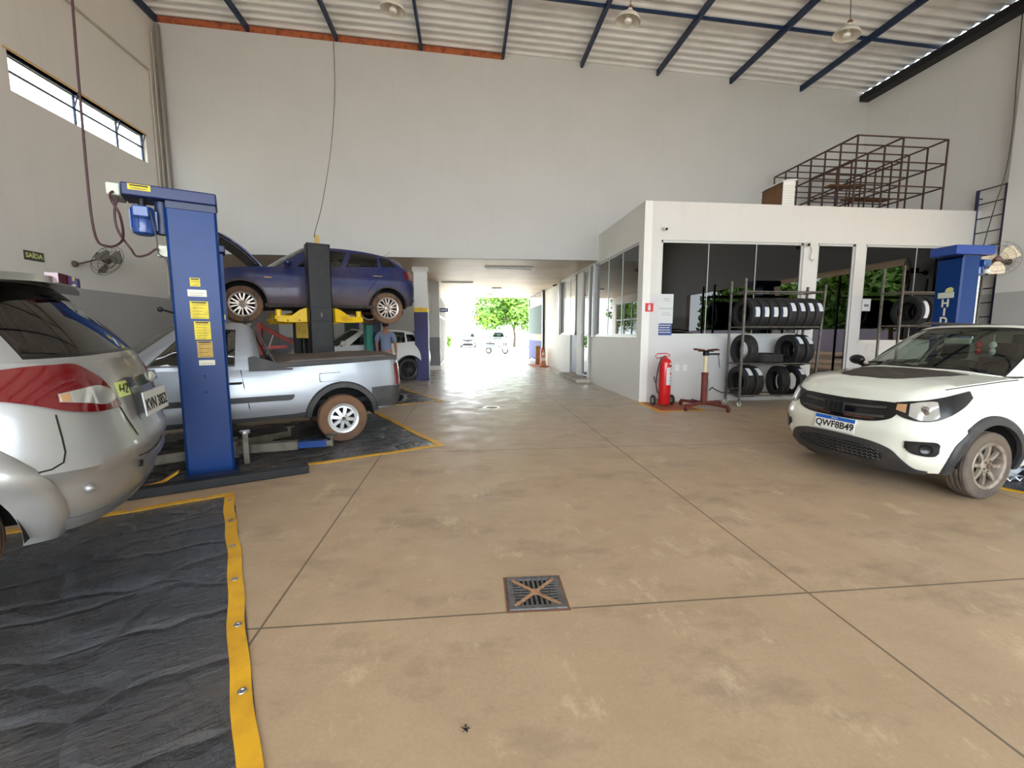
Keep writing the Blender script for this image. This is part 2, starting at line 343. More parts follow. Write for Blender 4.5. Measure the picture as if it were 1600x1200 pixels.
# office front facing the hall (grey up to the dado line)
w = MB(); fm2 = wall_mat('office_front_paint', (212, 211, 207), (206, 206, 207), 2.21)
Y1 = YF+.16
w.span((XO+.16, YF, 0), (3.9, Y1, 4.0)).span((3.9, YF, 0), (6.97, Y1, 1.36)).span((3.9, YF, 3.26), (11, Y1, 4.0)).span((6.97, YF, 0), (7.28, Y1, 3.26))
w.span((8.14, YF, 0), (8.37, Y1, 3.26)).span((8.37, YF, 0), (11, Y1, 1.22)).span((10.9, YF, 1.22), (11, Y1, 3.26))
struct(w.build('wall_office_front', fm2, smooth=0))
struct(MB().span((XO+.16, Y1, 3.34), (11, 16.7, 3.42)).span((XO+.16, Y1, 3.88), (11, 11.8, 3.98)).build('ceiling_office', 'white', smooth=0))
struct(MB().span((XO+.16, 16.7, 0), (11, 16.86, 3.34)).build('wall_office_back', 'white', smooth=0))
# office windows: frame, pane, seams between the sheets
def window(n, a, b, axis, seams, sill=True, glassm='office_glass', fw=.045):
    """a,b = opposite corners of the opening; axis 'x' or 'y' it runs along; returns the frame"""
    fr = MB(); d = .05
    def q(u0, z0, u1, z1, t=d):
        if axis == 'x': fr.span((u0, a[1]+.02-t/2, z0), (u1, a[1]+.02+t/2, z1))
        else: fr.span((a[0]+.02-t/2, u0, z0), (a[0]+.02+t/2, u1, z1))
    i = 0 if axis == 'x' else 1; u0, u1 = sorted((a[i], b[i])); z0, z1 = a[2], b[2]
    q(u0, z1-fw, u1, z1); q(u0, z0, u1, z0+fw); q(u0, z0, u0+fw, z1); q(u1-fw, z0, u1, z1)
    if sill: q(u0-.03, z0-.03, u1+.03, z0+.01, .11)
    f = struct(fr.build(n, 'alu', smooth=0))
    p = MB()
    if axis == 'x': p.box(((u0+u1)/2, a[1]+.02, (z0+z1)/2), (u1-u0-fw, .008, z1-z0-fw))
    else: p.box((a[0]+.02, (u0+u1)/2, (z0+z1)/2), (.008, u1-u0-fw, z1-z0-fw))
    p.build('pane', glassm, f, smooth=0)
    for s in seams:
        if axis == 'x': MB().box((s, a[1]+.014, (z0+z1)/2), (.012, .016, z1-z0)).build('mullion', 'alu', f, smooth=0)
        else: MB().box((a[0]+.014, s, (z0+z1)/2), (.016, .03, z1-z0)).build('mullion', 'alu', f, smooth=0)
    return f
window('window_1', (3.9, YF+.03, 1.36), (6.97, YF+.03, 3.26), 'x', (4.92, 5.95))
window('window_2', (8.37, YF+.03, 1.22), (10.9, YF+.03, 3.26), 'x', (9.6,))
window('window_3', (XO+.03, 8.97, 1.35), (XO+.03, 12.05, 3.27), 'y', (10.0, 11.0))
window('window_4', (XO+.03, 14.35, 1.38), (XO+.03, 16.65, 3.3), 'y', (15.1, 15.9), glassm='window')
window('door_1', (7.28, YF+.03, .02), (8.14, YF+.03, 3.26), 'x', (), sill=False)
dp = window('door_2', (XO+.03, 12.55, .12), (XO+.03, 13.38, 3.27), 'y', (), sill=False)
MB().tube([(XO-.03, 13.2, 1.0), (XO-.05, 13.2, 1.05), (XO-.05, 13.2, 1.35), (XO-.03, 13.2, 1.4)], .012).build('handle', 'alu', dp)
struct(MB().span((XO+.03, 14.0, .1), (XO+.08, 14.9, 1.37)).build('door_3', 'purple', smooth=0, bevel=.006))
struct(MB().span((XO-.05, 12.05, 1.3), (XO+.02, 12.14, 3.3)).span((XO-.05, 12.45, .1), (XO+.02, 12.55, 3.3)).build('trim_door_frame', 'alu', smooth=0, bevel=.004))
struct(MB().span((XO-.06, 16.5, 1.35), (XO+.03, 16.66, 3.34)).build('trim_window_post', 'conduit', smooth=0))
# clerestory in the left wall
f = MB(); X = XL-.08
for z in (5.22, 5.52, 5.78): f.bar((X, 8.18, z), (X, 11.2, z), .03, .03)
for y in (8.2, 9.45, 10.45, 11.18): f.bar((X, y, 5.2), (X, y, 5.8), .03, .03, up=(0, 1, 0))
f = struct(f.build('window_5', 'navy', smooth=0))
MB().box((X, 9.7, 5.5), (.006, 3.0, .58)).build('pane', 'window', f, smooth=0)
for y in (9.45, 10.45, 11.16): MB().bar((X, y, 5.52), (X+.13, y-.05, 5.76), .018).build('stay_arm', 'navy', f, smooth=0)
struct(MB().span((XL-.2, 8.12, 5.8), (XL+.012, 11.24, 5.83)).build('trim_2', M('window_head_ochre', (206, 170, 110), .6), smooth=0))
# left side of the passage: glazed bronze frames
w = MB(); w.span((-1.25, 17.9, 0), (-1.05, 18.3, 3.34)).span((-1.25, 23.9, 0), (-1.05, 24.5, 3.34)).span((-1.25, 18.3, 3.0), (-1.05, 23.9, 3.34))
struct(w.build('wall_passage_left', 'white', smooth=0))
f = MB()
for y in (18.35, 19.4, 20.5, 21.6, 22.7, 23.85): f.bar((-1.1, y, 0), (-1.1, y, 3.0), .06, .09, up=(0, 1, 0))
for z in (.06, 2.1, 2.97): f.bar((-1.1, 18.3, z), (-1.1, 23.9, z), .06, .08)
f = struct(f.build('door_4', 'alu', smooth=0)); MB().box((-1.12, 21.1, 1.5), (.006, 5.5, 2.9)).build('pane', 'window', f, smooth=0)
# pillar at the edge of the passage
pl = thing('pillar', 'square pillar painted navy blue with a yellow ring, beside the passage', 'pillar', (-1.32, 13.65, 0)); pl['kind'] = 'structure'
MB().span((-.19, -.2, 2.05), (.19, .2, 3.2)).span((-.23, -.24, 3.2), (.23, .24, 3.34)).build('shaft', 'white', pl, smooth=0)
MB().span((-.2, -.21, 0), (.2, .21, 2.03)).build('painted_base', 'purple', pl, smooth=0, bevel=.01)
MB().span((-.2, -.21, 2.03), (.2, .21, 2.16)).build('yellow_band', 'yellow', pl, smooth=0)
struct(MB().span((-1.55, 17.25, 0), (-1.0, 17.7, 3.34)).build('pillar_recess', 'dark_dado', smooth=0))
struct(MB().span((-1.58, 17.2, 0), (-.98, 17.7, .16)).build('baseboard_pillar', 'white', smooth=0))
# outdoors
struct(MB().span((-70, 24.6, -.25), (70, 130, -.06)).build('ground_street', 'street', smooth=0))
struct(MB().span((-40, 24.6, -.06), (-3, 60, .02)).build('ground_pavement', 'concrete', smooth=0)) if False else None
struct(MB().span((11.2, -60, -.25), (80, 24.6, -.06)).build('ground_yard', 'soil', smooth=0))
struct(MB().span((-70, -60, -.25), (11.2, -7, -.06)).build('ground_forecourt', 'concrete', smooth=0))
struct(MB().span((-70, -7, -.25), (-7.25, 24.6, -.06)).span((-7.25, 17.9, -.25), (-1.25, 24.6, -.06)).build('ground_side', 'concrete', smooth=0))
cn = MB().span((11.2, -6, 3.9), (16.2, 12, 4.02)); struct(cn.build('ceiling_canopy', 'white', smooth=0))
for y in (-4.0, 3.0, 10.0): struct(MB().span((15.7, y-.12, -.06), (15.95, y+.12, 3.9)).build('pillar_canopy', 'wall', smooth=0))
struct(MB().span((-12.2, 2, -.1), (-12, 22, 7.6)).build('wall_neighbour', M('neighbour_wall', (222, 202, 168), .8), smooth=0))
def tree(x, y, h, R, label, zc=None, n=5200, z0=-.06, leaf=.2, name='tree', mat='leaf', trunk=.16):
    t = thing(name, label, 'tree', (x, y, z0)); zc = zc or h*.62; T = MB(); rng = random.Random(int(x*31+y*7))
    T.tube([(0, 0, 0), (.08, .05, zc*.3), (-.05, .1, zc*.55)], [trunk, trunk*.75, trunk*.6], 10)
    tips = []
    for k in range(7):
        a = k*2.4 + rng.random(); r = R*(.35+.35*rng.random()); e = V(math.cos(a)*r, math.sin(a)*r, zc+rng.uniform(-.2, .5)*R)
        T.tube([(-.05, .1, zc*.5), V(0, 0, zc*.62)+e*.18, e], [trunk*.5, trunk*.35, trunk*.12], 6); tips.append(e)
    T.build('trunk', 'bark', t)
    vs = np.empty((n*4, 3)); fs = np.arange(n*4).reshape(-1, 4)
    blobs = [(V(0, 0, zc+.15*R), R*.55)] + [(e, R*rng.uniform(.3, .48)) for e in tips]
    for i in range(n):
        c, r = blobs[rng.randrange(len(blobs))]
        d = V(rng.gauss(0, 1), rng.gauss(0, 1), rng.gauss(0, 1)).normalized(); p = c + d*r*(rng.random()**.45)
        p.z = max(p.z, zc-R*.55)
        u = V(rng.gauss(0, 1), rng.gauss(0, 1), rng.gauss(0, .5)).normalized(); w_ = u.cross(d if abs(u.dot(d)) < .9 else V(0, 0, 1)).normalized(); s = leaf*rng.uniform(.5, 1.1)
        for k, (a, b) in enumerate(((-1, 0), (0, -.5), (1, 0), (0, .5))): vs[i*4+k] = p + u*a*s + w_*b*s
    me = bpy.data.meshes.new('foliage'); me.from_pydata(vs.tolist(), [], fs.tolist()); me.materials.append(mt[mat])
    o = bpy.data.objects.new('foliage', me); col.objects.link(o); o.parent = t; return t
tree(5.0, 46, 7, 4.6, 'large leafy green tree standing in the street beyond the passage', zc=3.7, leaf=.26, n=9500, z0=-.06)
tree(-1.55, 30, 1.5, .7, 'small green shrub at the left edge of the passage exit', zc=.75, n=900, leaf=.12, name='shrub', trunk=.05)
tree(-6.2, 28.5, 5.6, 2.8, 'green tree beside the passage exit, mirrored in the large passage window', zc=2.7, n=3000, leaf=.24)
tree(-7.6, 36, 6.5, 3.4, 'green tree farther along the street, mirrored in the passage door glass', zc=3.0, n=3000, leaf=.28)
for x, y, h, R, l in ((21, 3.5, 6, 3.2, 'green yard tree mirrored in the office glass, nearest the hall'), (23.5, -5, 7, 3.8, 'green yard tree mirrored in the office glass, in the middle of three'), (22, -14, 6.5, 3.6, 'green yard tree mirrored in the office glass, farthest of three')):
    tree(x, y, h, R, l, zc=h*.5, n=3600, leaf=.34)
struct(MB().span((29, -40, -.06), (29.2, 24, 1.7)).build('wall_yard', M('lilac_wall', (176, 168, 190), .8), smooth=0))
hg = MB(); rng = random.Random(5)
for k in range(9000):
    q = V(rng.uniform(29.8, 31.5), rng.uniform(-38, 22), rng.uniform(1.0, 5.2) + rng.random()); u = V(rng.gauss(0, 1), rng.gauss(0, 1), rng.gauss(0, 1)).normalized()*.42; w_ = u.orthogonal().normalized()*.22; q.x += .4; hg.add([q-u, q-w_, q+u, q+w_], [(0, 1, 2, 3)])
hg = hg.build('hedge', 'hedge', smooth=0, fix=False); hg['kind'] = 'stuff'; hg['label'] = 'tall green hedge beyond the yard wall, mirrored in the office glass'; hg['category'] = 'hedge'
# ------------------------------------------------------------------ motor cars
class Car:
    """body skin swept round a plan outline; rows: (x, y, z_bottom, z_top, inset_top, inset_bottom); x forward from the front axle, y left"""
    def __init__(s, root, st, axles, R, za, wheel_y, crown=.03, tm=.5, crease=None):
        s.root = root; s.st = [np.array(r, float) for r in st]; s.ax = axles; s.R = R; s.za = za; s.wy = wheel_y; s.crown = crown; s.tm = tm; s.crease = crease
    def at(s, u):
        P = s.st; n = len(P); u = min(max(u, 0), n-1-1e-9); i = int(u); t = u-i
        p1, p2 = P[i], P[i+1]; p0 = P[i-1] if i else 2*p1-p2; p3 = P[i+2] if i+2 < n else 2*p2-p1
        if i == 0: p0 = p2*np.array([1, -1, 1, 1, 1, 1])
        if i+2 >= n: p3 = p1*np.array([1, -1, 1, 1, 1, 1])
        return .5*((2*p1) + (p2-p0)*t + (2*p0-5*p1+4*p2-p3)*t*t + (3*p1-p0-3*p2+p3)*t**3)
    def nrm(s, u):
        a, b = s.at(u-.02)[:2], s.at(u+.02)[:2]
        if u < .02: a = np.array([b[0], -b[1]])
        if u > len(s.st)-1.02: b = np.array([a[0], -a[1]])
        d = b-a; d /= np.hypot(*d)+1e-12; return np.array([d[1], -d[0]])
    def surf(s, u, z, off=0.):
        r = s.at(u); n = s.nrm(u); t = (z-r[2])/(r[3]-r[2])
        ins = r[4]*max(0, (t-s.tm)/(1-s.tm))**2 + r[5]*max(0, (.32-t)/.32)**2
        if s.crease: off = off + s.crease(u, z)
        return V(r[0]+n[0]*(off-ins), r[1]+n[1]*(off-ins), z)
    def u_of_x(s, x):
        lo, hi = 0., len(s.st)-1.
        for _ in range(40):
            m = (lo+hi)/2
            if s.at(m)[0] > x: lo = m
            else: hi = m
        return lo
    def shell(s, mat, name='body_shell', per=9, rows=18, u0=0., u1=None, hood_to=None, hood=True, deck=None):
        n = len(s.st)-1; us = list(np.linspace(0, n, n*per+1))
        for xa in s.ax:
            for k in range(0, 25):
                x = xa + s.R*math.cos(math.pi*k/24); us.append(s.u_of_x(x))
            us += [s.u_of_x(xa+s.R+.006), s.u_of_x(xa-s.R-.006)]
        us = sorted(set(round(u, 5) for u in us)); mb = MB(); G = []
        for u in us:
            r = s.at(u); zb = r[2]
            if r[1] > .5:
                for xa in s.ax:
                    d = abs(r[0]-xa)
                    if d <= s.R+.002: zb = max(zb, s.za + math.sqrt(max(s.R**2-d*d, 0)))
            G.append([s.surf(u, zb+(r[3]-zb)*k/rows) for k in range(rows+1)])
        mb.grid(G); mb.grid([[V(p.x, -p.y, p.z) for p in row] for row in G])
        for a, b, cr_ in ([(0, hood_to, s.crown)] if hood else []) + ([deck] if deck else []):
            rows_ = [s.across(s.surf(u, s.at(u)[3]), cr_) for u in us if a-1e-6 <= u <= b+1e-6]; mb.grid(rows_)
        if hood_to: s.hood_to = hood_to
        bm = bmesh.new(); tmp = bpy.data.meshes.new('t'); tmp.from_pydata([tuple(v) for v in mb.v], [], mb.f); bm.from_mesh(tmp)
        bmesh.ops.remove_doubles(bm, verts=bm.verts, dist=.0015); bmesh.ops.recalc_face_normals(bm, faces=bm.faces)
        me = bpy.data.meshes.new(name); bm.to_mesh(me); bm.free(); me.materials.append(mt[mat]); me.polygons.foreach_set('use_smooth', [True]*len(me.polygons)); me.set_sharp_from_angle(angle=rad(50))
        o = bpy.data.objects.new(name, me); col.objects.link(o); o.parent = s.root
        w = MB()                                             # wheel wells and floor pan
        for xa in s.ax:
            yo = s.at(s.u_of_x(xa))[1]-.015
            for sg in (1, -1):
                pts = [(xa+(s.R+.004)*math.cos(a), s.za+(s.R+.004)*math.sin(a)) for a in np.linspace(-.02, math.pi+.02, 24)]
                w.grid([[V(x, sg*yo, z), V(x, sg*(yo-.34), z)] for x, z in pts]); w.grid([[V(x, sg*(yo-.34), z), V(x, sg*(yo-.34), s.za-.03)] for x, z in pts])
        xf, xr = s.at(0)[0], s.at(n)[0]; zl = s.at(n*.5)[2]
        w.span((xr+.25, -s.wy+.28, zl+.03), (xf-.3, s.wy-.28, zl+.10)); w.span((s.ax[1]+s.R, -s.wy+.04, zl+.02), (s.ax[0]-s.R, s.wy-.04, zl+.06))
        w.build('wheel_well', 'dark', s.root, smooth=30); return o
    def across(s, p, crown, m=14):
        k = crown*min(1, (abs(p.y)/.55))
        return [V(p.x, p.y*(1-2*j/m), p.z + k*(1-(1-2*j/m)**2)) for j in range(m+1)]
    def hood_pt(s, x, y, off=0.):
        u = s.u_of_x(x); u = min(u, len(s.st)*.6); p = s.surf(u, s.at(u)[3]); k = s.crown*min(1, abs(p.y)/.55)
        return V(p.x, y, p.z + k*(1-(y/p.y)**2) + off)
    def patch(s, name, mat, ctl, off=.006, parent=None, mirror=False, n=8, rows=6, thick=None, both=False, flip=False):
        """piece lying on the body skin; ctl = [(u, z_low, z_high), ...]; both: runs across the centre line"""
        c = cr(ctl, n) if len(ctl) > 2 else [np.array(ctl[0])*(1-k/n)+np.array(ctl[1])*k/n for k in range(n+1)]
        g = [[s.surf(u, a+(b-a)*j/rows, off) for j in range(rows+1)] for u, a, b in c]
        i = [[s.surf(u, a+(b-a)*j/rows, off-(thick or off+.012)) for j in range(rows+1)] for u, a, b in c]
        if both:
            m = lambda q: [[V(p.x, -p.y, p.z) for p in row] for row in reversed(q)]
            g = m(g)[:-1]+g; i = m(i)[:-1]+i
        sd = [-1] if flip else ([1, -1] if mirror else [1]); outs = []
        for sg in sd:
            G = [[V(p.x, p.y*sg, p.z) for p in r] for r in g]; I = [[V(p.x, p.y*sg, p.z) for p in r] for r in i]
            outs.append(MB().slab(G, lambda a, b: I[a][b]-G[a][b]).build(name, mat, parent or s.root))
        return outs[0]
    def arch_trim(s, mat, w=.07, off=.014, name='wheel_arch_trim', a0=-.12, sides=(1, -1), axles=None, R=None, a1=None):
        for xa in (axles or s.ax):
            for sg in sides:
                G = []
                for a in np.linspace(a0, (math.pi-a0) if a1 is None else a1, 30):
                    row = []
                    for k in range(5):
                        r = (R or s.R)-.004 + w*k/4; x = xa+r*math.cos(a); z = s.za+r*math.sin(a); u = s.u_of_x(x); zc = max(z, s.at(u)[2]-.02)
                        p = s.surf(u, zc, off*(1 if k < 4 else .35)); row.append(V(p.x, p.y*sg, zc))
                    G.append(row)
                MB().slab(G, lambda i, j: V(0, -sg*.035, 0)).build(name, mat, s.root)
    def greenhouse(s, base, top, wins, mat, glass_side, glass_front, glass_rear, bul=.02, ny=9, roof_mat=None, crown=.03, trim_mat='trim', border=.02, sub=8):
        """upper cabin: base and top outlines (front centre to rear centre, left half); wins = (name, s0, s1, t0, t1)"""
        n = len(base)-1; B = [np.array(p, float) for p in base]; T = [np.array(p, float) for p in top]
        def ev(P, u):
            u = min(max(u, 0), n-1e-9); i = int(u); t = u-i; p1, p2 = P[i], P[i+1]; mir = np.array([1, -1, 1])
            p0 = P[i-1] if i else p2*mir; p3 = P[i+2] if i+2 <= n else p1*mir
            return .5*((2*p1)+(p2-p0)*t+(2*p0-5*p1+4*p2-p3)*t*t+(3*p1-p0-3*p2+p3)*t**3)
        def pt(u, t, off=0.):
            b, tp = ev(B, u), ev(T, u); d = ev(B, min(u+.03, n))-ev(B, max(u-.03, 0)); nn = np.array([d[1], -d[0]]); nn /= np.hypot(*nn)+1e-12
            p = b*(1-t)+tp*t; p[:2] += nn*(bul*4*t*(1-t)+off); return V(*p)
        s.gh = pt
        bs = border
        us = set(np.linspace(0, n, n*sub+1).round(4)); ts = set(np.linspace(0, 1, ny).round(4))
        for _, a, b, c, d in wins: us |= {round(x, 4) for x in (a, a+bs*2, b-bs*2, b) if 0 < x < n}; ts |= {round(x, 4) for x in (c, c+bs*2, d-bs*2, d)}
        us = sorted(us); ts = sorted(ts); P = [[pt(u, t) for t in ts] for u in us]; meshes = {}
        def put(key, i, j, sg):
            q = [P[i][j], P[i][j+1], P[i+1][j+1], P[i+1][j]]; meshes.setdefault(key, MB()).add([V(p.x, p.y*sg, p.z) for p in q], [(0, 1, 2, 3)])
        for i in range(len(us)-1):
            for j in range(len(ts)-1):
                u, t = (us[i]+us[i+1])/2, (ts[j]+ts[j+1])/2; kind = None
                for nm, a, b, c, d in wins:
                    if a < u < b and c < t < d:
                        e0 = a if a <= 0 else a+bs*2; e1 = b if b >= n else b-bs*2
                        kind = (nm, True) if e0 < u < e1 and c+bs*2 < t < d-bs*2 else (nm, False)
                for sg in (1, -1):
                    if kind is None: put(('pillars',), i, j, sg)
                    elif not kind[1]: put(('seal',), i, j, sg)
                    else: put((kind[0], 0 if kind[0] in ('windscreen', 'rear_window') else sg), i, j, sg)
        def weld(mb, name, m, parent, ang=50):
            bm = bmesh.new(); tmp = bpy.data.meshes.new('t'); tmp.from_pydata([tuple(v) for v in mb.v], [], mb.f); bm.from_mesh(tmp)
            bmesh.ops.remove_doubles(bm, verts=bm.verts, dist=.0015); bmesh.ops.recalc_face_normals(bm, faces=bm.faces); me = bpy.data.meshes.new(name); bm.to_mesh(me); bm.free()
            me.materials.append(mt[m]); me.polygons.foreach_set('use_smooth', [True]*len(me.polygons)); me.set_sharp_from_angle(angle=rad(ang)); o = bpy.data.objects.new(name, me); col.objects.link(o); o.parent = parent; return o
        for k, mb in meshes.items():
            if k == ('pillars',): weld(mb, 'cabin_frame', mat, s.root)
            elif k == ('seal',): weld(mb, 'window_seal', trim_mat, s.root)
            else: weld(mb, k[0], {'windscreen': glass_front, 'rear_window': glass_rear}.get(k[0], glass_side), s.root)
        rf = MB(); rf.grid([s.across(pt(u, 1), crown) for u in us]); weld(rf, 'roof', roof_mat or mat, s.root)
    def wheel(s, xa, sg, r, w, style, rim_mat, tire='dusty_rubber', steer=0., dz=0., hub='plastic'):
        e = bpy.data.objects.new('wheel', None); col.objects.link(e); e.parent = s.root; e.location = (xa, sg*(s.wy-w/2), r+dz); e.rotation_euler = (0, 0, steer if sg > 0 else math.pi+steer); e.empty_display_size = .1
        make_tire(e, r, w, r*.665 if style != 'eight' else r*.60, tire)
        ri = r*.665 if style != 'eight' else r*.60; m = MB(); y0 = w*.5-.012
        m.lathe([(ri-.03, -w*.4), (ri-.012, -w*.42), (ri+.004, -w*.40), (ri-.012, 0), (ri-.004, y0-.012), (ri+.012, y0+.004), (ri+.006, y0+.012), (ri-.018, y0+.004), (ri-.03, y0-.03)], (0, 0, 0), (0, 1, 0), 40, closed=True)
        def spoke(a, r0, r1, w0, w1, yi, yo, th=.022):
            ca, sa = math.cos(a), math.sin(a); f = lambda r_, t, y: V(ca*r_-sa*t, y, sa*r_+ca*t); vs = []
            for r_, w_, y in ((r0, w0, yi), ((r0+r1)/2, (w0+w1)/2*.92, (yi+yo)/2+.006), (r1, w1, yo)):
                vs += [f(r_, -w_/2, y-th), f(r_, w_/2, y-th), f(r_, w_/2*.8, y), f(r_, -w_/2*.8, y)]
            m.add(vs, [(0, 1, 2, 3), (11, 10, 9, 8)] + [(k+i, k+(i+1) % 4, k+4+(i+1) % 4, k+4+i) for k in (0, 4) for i in range(4)])
        ys = y0-.004
        if style == 'twin':
            for k in range(5):
                for d in (-.20, .20): spoke(2*math.pi*k/5+d+.3, .045, ri-.02, .026, .034, ys-.006, ys)
                spoke(2*math.pi*k/5+.3, .05, ri*.55, .03, .012, ys-.012, ys-.012); spoke(2*math.pi*(k+.5)/5+.36, .04, ri-.02, .018, .03, ys-.012, ys-.004)
        elif style == 'eight':
            for k in range(8): spoke(2*math.pi*k/8+.2, .05, ri-.016, .052, .058, ys+.006, ys-.012)
            m.lathe([(ri-.016, ys-.04), (ri-.016, ys-.008), (ri-.042, ys-.006), (ri-.046, ys-.04)], (0, 0, 0), (0, 1, 0), 40, closed=True)
        else:
            for k in range(8): spoke(2*math.pi*k/8+.1, .05, ri-.02, .044, .036, ys-.016, ys-.006)
        m.lathe([(.0, ys-.05), (.062, ys-.05), (.066, ys-.012), (.05, ys), (.03, ys+.006), (0, ys+.008)], (0, 0, 0), (0, 1, 0), 28)
        m.build('rim', rim_mat, e, smooth=35)
        MB().lathe([(0, -.02), (ri-.03, -.02), (ri-.03, -.008), (0, -.008)], (0, .0, 0), (0, 1, 0), 32).build('brake_disc', 'dark', e)
        h = MB(); h.lathe([(.0, ys+.004), (.026, ys+.004), (.026, ys+.012), (.02, ys+.014), (0, ys+.014)], (0, 0, 0), (0, 1, 0), 20)
        for k in range(4 if style == 'eight' else 5):
            a = 2*math.pi*k/(4 if style == 'eight' else 5)+.8; c = V(.045*math.cos(a), ys-.004, .045*math.sin(a)); h.cyl(c, c+V(0, .012, 0), .008, n=6)
        h.build('hub_cap', hub, e); return e
    def bolt(s, name, mat, mb, parent=None, **k): return mb.build(name, mat, parent or s.root, **k)
def make_tire(parent, r, w, ri, mat, name='tire', grooves=True):
    h = w/2; prof = [(ri-.006, -h*.78), (ri+.004, -h*.86), (ri+(r-ri)*.35, -h), (r-.05, -h*.99), (r-.018, -h*.93), (r-.004, -h*.80)]
    gs = (-.42, 0, .42) if grooves else ()
    for gx in gs: prof += [(r, h*gx-.010), (r-.009, h*gx-.005), (r-.009, h*gx+.005), (r, h*gx+.010)]
    prof += [(r-.004, h*.80), (r-.018, h*.93), (r-.05, h*.99), (ri+(r-ri)*.35, h), (ri+.004, h*.86), (ri-.006, h*.78), (ri-.004, h*.6), (r-.03, h*.7), (r-.02, 0), (r-.03, -h*.7), (ri-.004, -h*.6)]
    return MB().lathe(prof, (0, 0, 0), (0, 1, 0), 48, closed=True).build(name, mat, parent, smooth=28)
def seats(root, xs, z, y=.36, w=.46):
    m = MB()
    for x in xs:
        for sg in (1, -1): m.box((x, sg*y, z+.06), (.5, w, .16)).box((x-.26, sg*y, z+.38), (.14, w*.95, .58), ry=-.2).box((x-.33, sg*y, z+.76), (.09, .24, .17), ry=-.2)
    m.build('seat', 'interior', root, bevel=.03)
def mirror_ear(car, x, y, z, mat, sides=(1, -1), k=1.):
    for sg in sides:
        m = MB(); m.ball((x, sg*(y+.10), z+.03), .1*k, 8, (.62, 1.15, .72)); m.build('door_mirror', mat, car.root)
        MB().bar((x+.02, sg*(y-.05), z-.05), (x+.01, sg*(y+.06), z-.01), .05, .03).build('mirror_foot', 'trim', car.root)
def handle(car, x, z, mat, sides=(1,)):
    for sg in sides:
        a, b, c = (car.surf(car.u_of_x(x+d), z, .03) for d in (.09, 0, -.09)); e0 = car.surf(car.u_of_x(x+.1), z, -.01); e1 = car.surf(car.u_of_x(x-.1), z, -.01)
        MB().tube([V(p.x, p.y*sg, p.z) for p in (e0, a, b, c, e1)], .013).build('door_handle', mat, car.root)
def seam(car, pts, sides=(1,), w=.011, mat='dark', name='panel_gap'):
    """shut line on the skin: pts = (x, z)"""
    for sg in sides:
        P = [car.surf(car.u_of_x(x), z, -.0015) for x, z in pts]
        MB().tube([V(p.x, p.y*sg, p.z) for p in P], w/2, 6).build(name, mat, car.root)
def plate(root, o, ux, uy, s, blue=True, w=.40, h=.13, name='licence_plate', tilt=0):
    ux, uy = V(ux).normalized(), V(uy).normalized(); n = ux.cross(uy)
    p = MB().prism([(-w/2, -h/2), (w/2, -h/2), (w/2, h/2), (-w/2, h/2)], o, ux, uy, .006).build(name, 'white_pl' if blue else 'paper', root)
    if blue:
        MB().prism([(-w/2, h/2-.032), (w/2, h/2-.032), (w/2, h/2), (-w/2, h/2)], V(o)+n*.006, ux, uy, .0015).build('plate_band', mt['plate_blue'], p)
        text('plate_country', 'BRASIL', .022, 'paper', p, V(o)+n*.0085+uy*(h/2-.016), ux, uy, .0004)
    text('plate_number', s, .088, 'ink', p, V(o)+n*.0075-uy*(.014 if blue else .012), ux, uy, .0006, bold=.002)
mt['plate_blue'] = M('plate_band_blue', (28, 92, 190), .4)
DUST = (150, 122, 94)
mt['yellow_green'] = M('green_sticker_film', (206, 222, 130), .4); mt['brown_tyre'] = M('muddy_tyre', (112, 82, 60), .85, rgb2=(86, 66, 52), scale=5); mt['grey_tyre'] = M('dusty_grey_tyre', (96, 84, 74), .85, rgb2=(70, 62, 58), scale=6)
mt['silver'] = M('silver_paint', (150, 151, 152), .30, .55, coat=.5, dirt=((186, 172, 150), .98, 1.3, .0))
mt['silver_dusty'] = M('silver_paint_dusty', (150, 151, 152), .34, .4, coat=.4, rgb2=(150, 141, 126), scale=1.6, lo=.45, hi=.7, amt=.6)
mt['pickup_silver'] = M('pickup_silver_paint', (138, 145, 154), .30, .45, coat=.6, dirt=((150, 136, 120), .36, .6, .22))
mt['blue_car'] = M('deep_blue_paint_dusty', (8, 34, 92), .34, .2, coat=.35, dirt=((104, 86, 70), .30, .78, .64))
mt['white_car'] = M('white_car_paint', (226, 228, 228), .25, coat=.7)
mt['mobi_white'] = M('warm_white_paint', (222, 225, 215), .22, coat=.8, dirt=((196, 176, 150), .2, .36, .35))
mt['black_roof'] = M('black_roof_paint', (26, 26, 28), .25, coat=.6)
mt['rim_silver'] = M('rim_silver', (206, 208, 210), .3, .55); mt['rim_dusty'] = M('rim_dusty', (150, 140, 128), .5, .4, rgb2=(108, 92, 78), scale=12)
mt['rim_dark'] = M('rim_machined', (190, 180, 172), .35, .6, rgb2=(130, 104, 88), scale=10, lo=.5, hi=.8)
mt['cladding'] = M('grey_black_cladding', (46, 47, 50), .55, rgb2=(66, 62, 58), scale=5)
mt['sun_dust'] = M('dusty_matt_black', (54, 50, 48), .7, rgb2=(84, 74, 68), scale=10)

def u_dir(a): return V(math.cos(rad(a)), math.sin(rad(a)), 0)
def place(name, label, cat, x_ref, y_c, org, ang, z=0.):
    """car heading the opposite way of the bay axis; x_ref = where its front axle lies along the axis, y_c across it"""
    u = u_dir(ang); v = V(-u.y, u.x, 0); p = V(org[0], org[1], 0) + u*x_ref + v*y_c
    return thing(name, label, cat, (p.x, p.y, z), rad(ang+180))
O1, O2, O3 = (-2.55, 4.60), (-2.55, 8.05), (-2.55, 12.2)

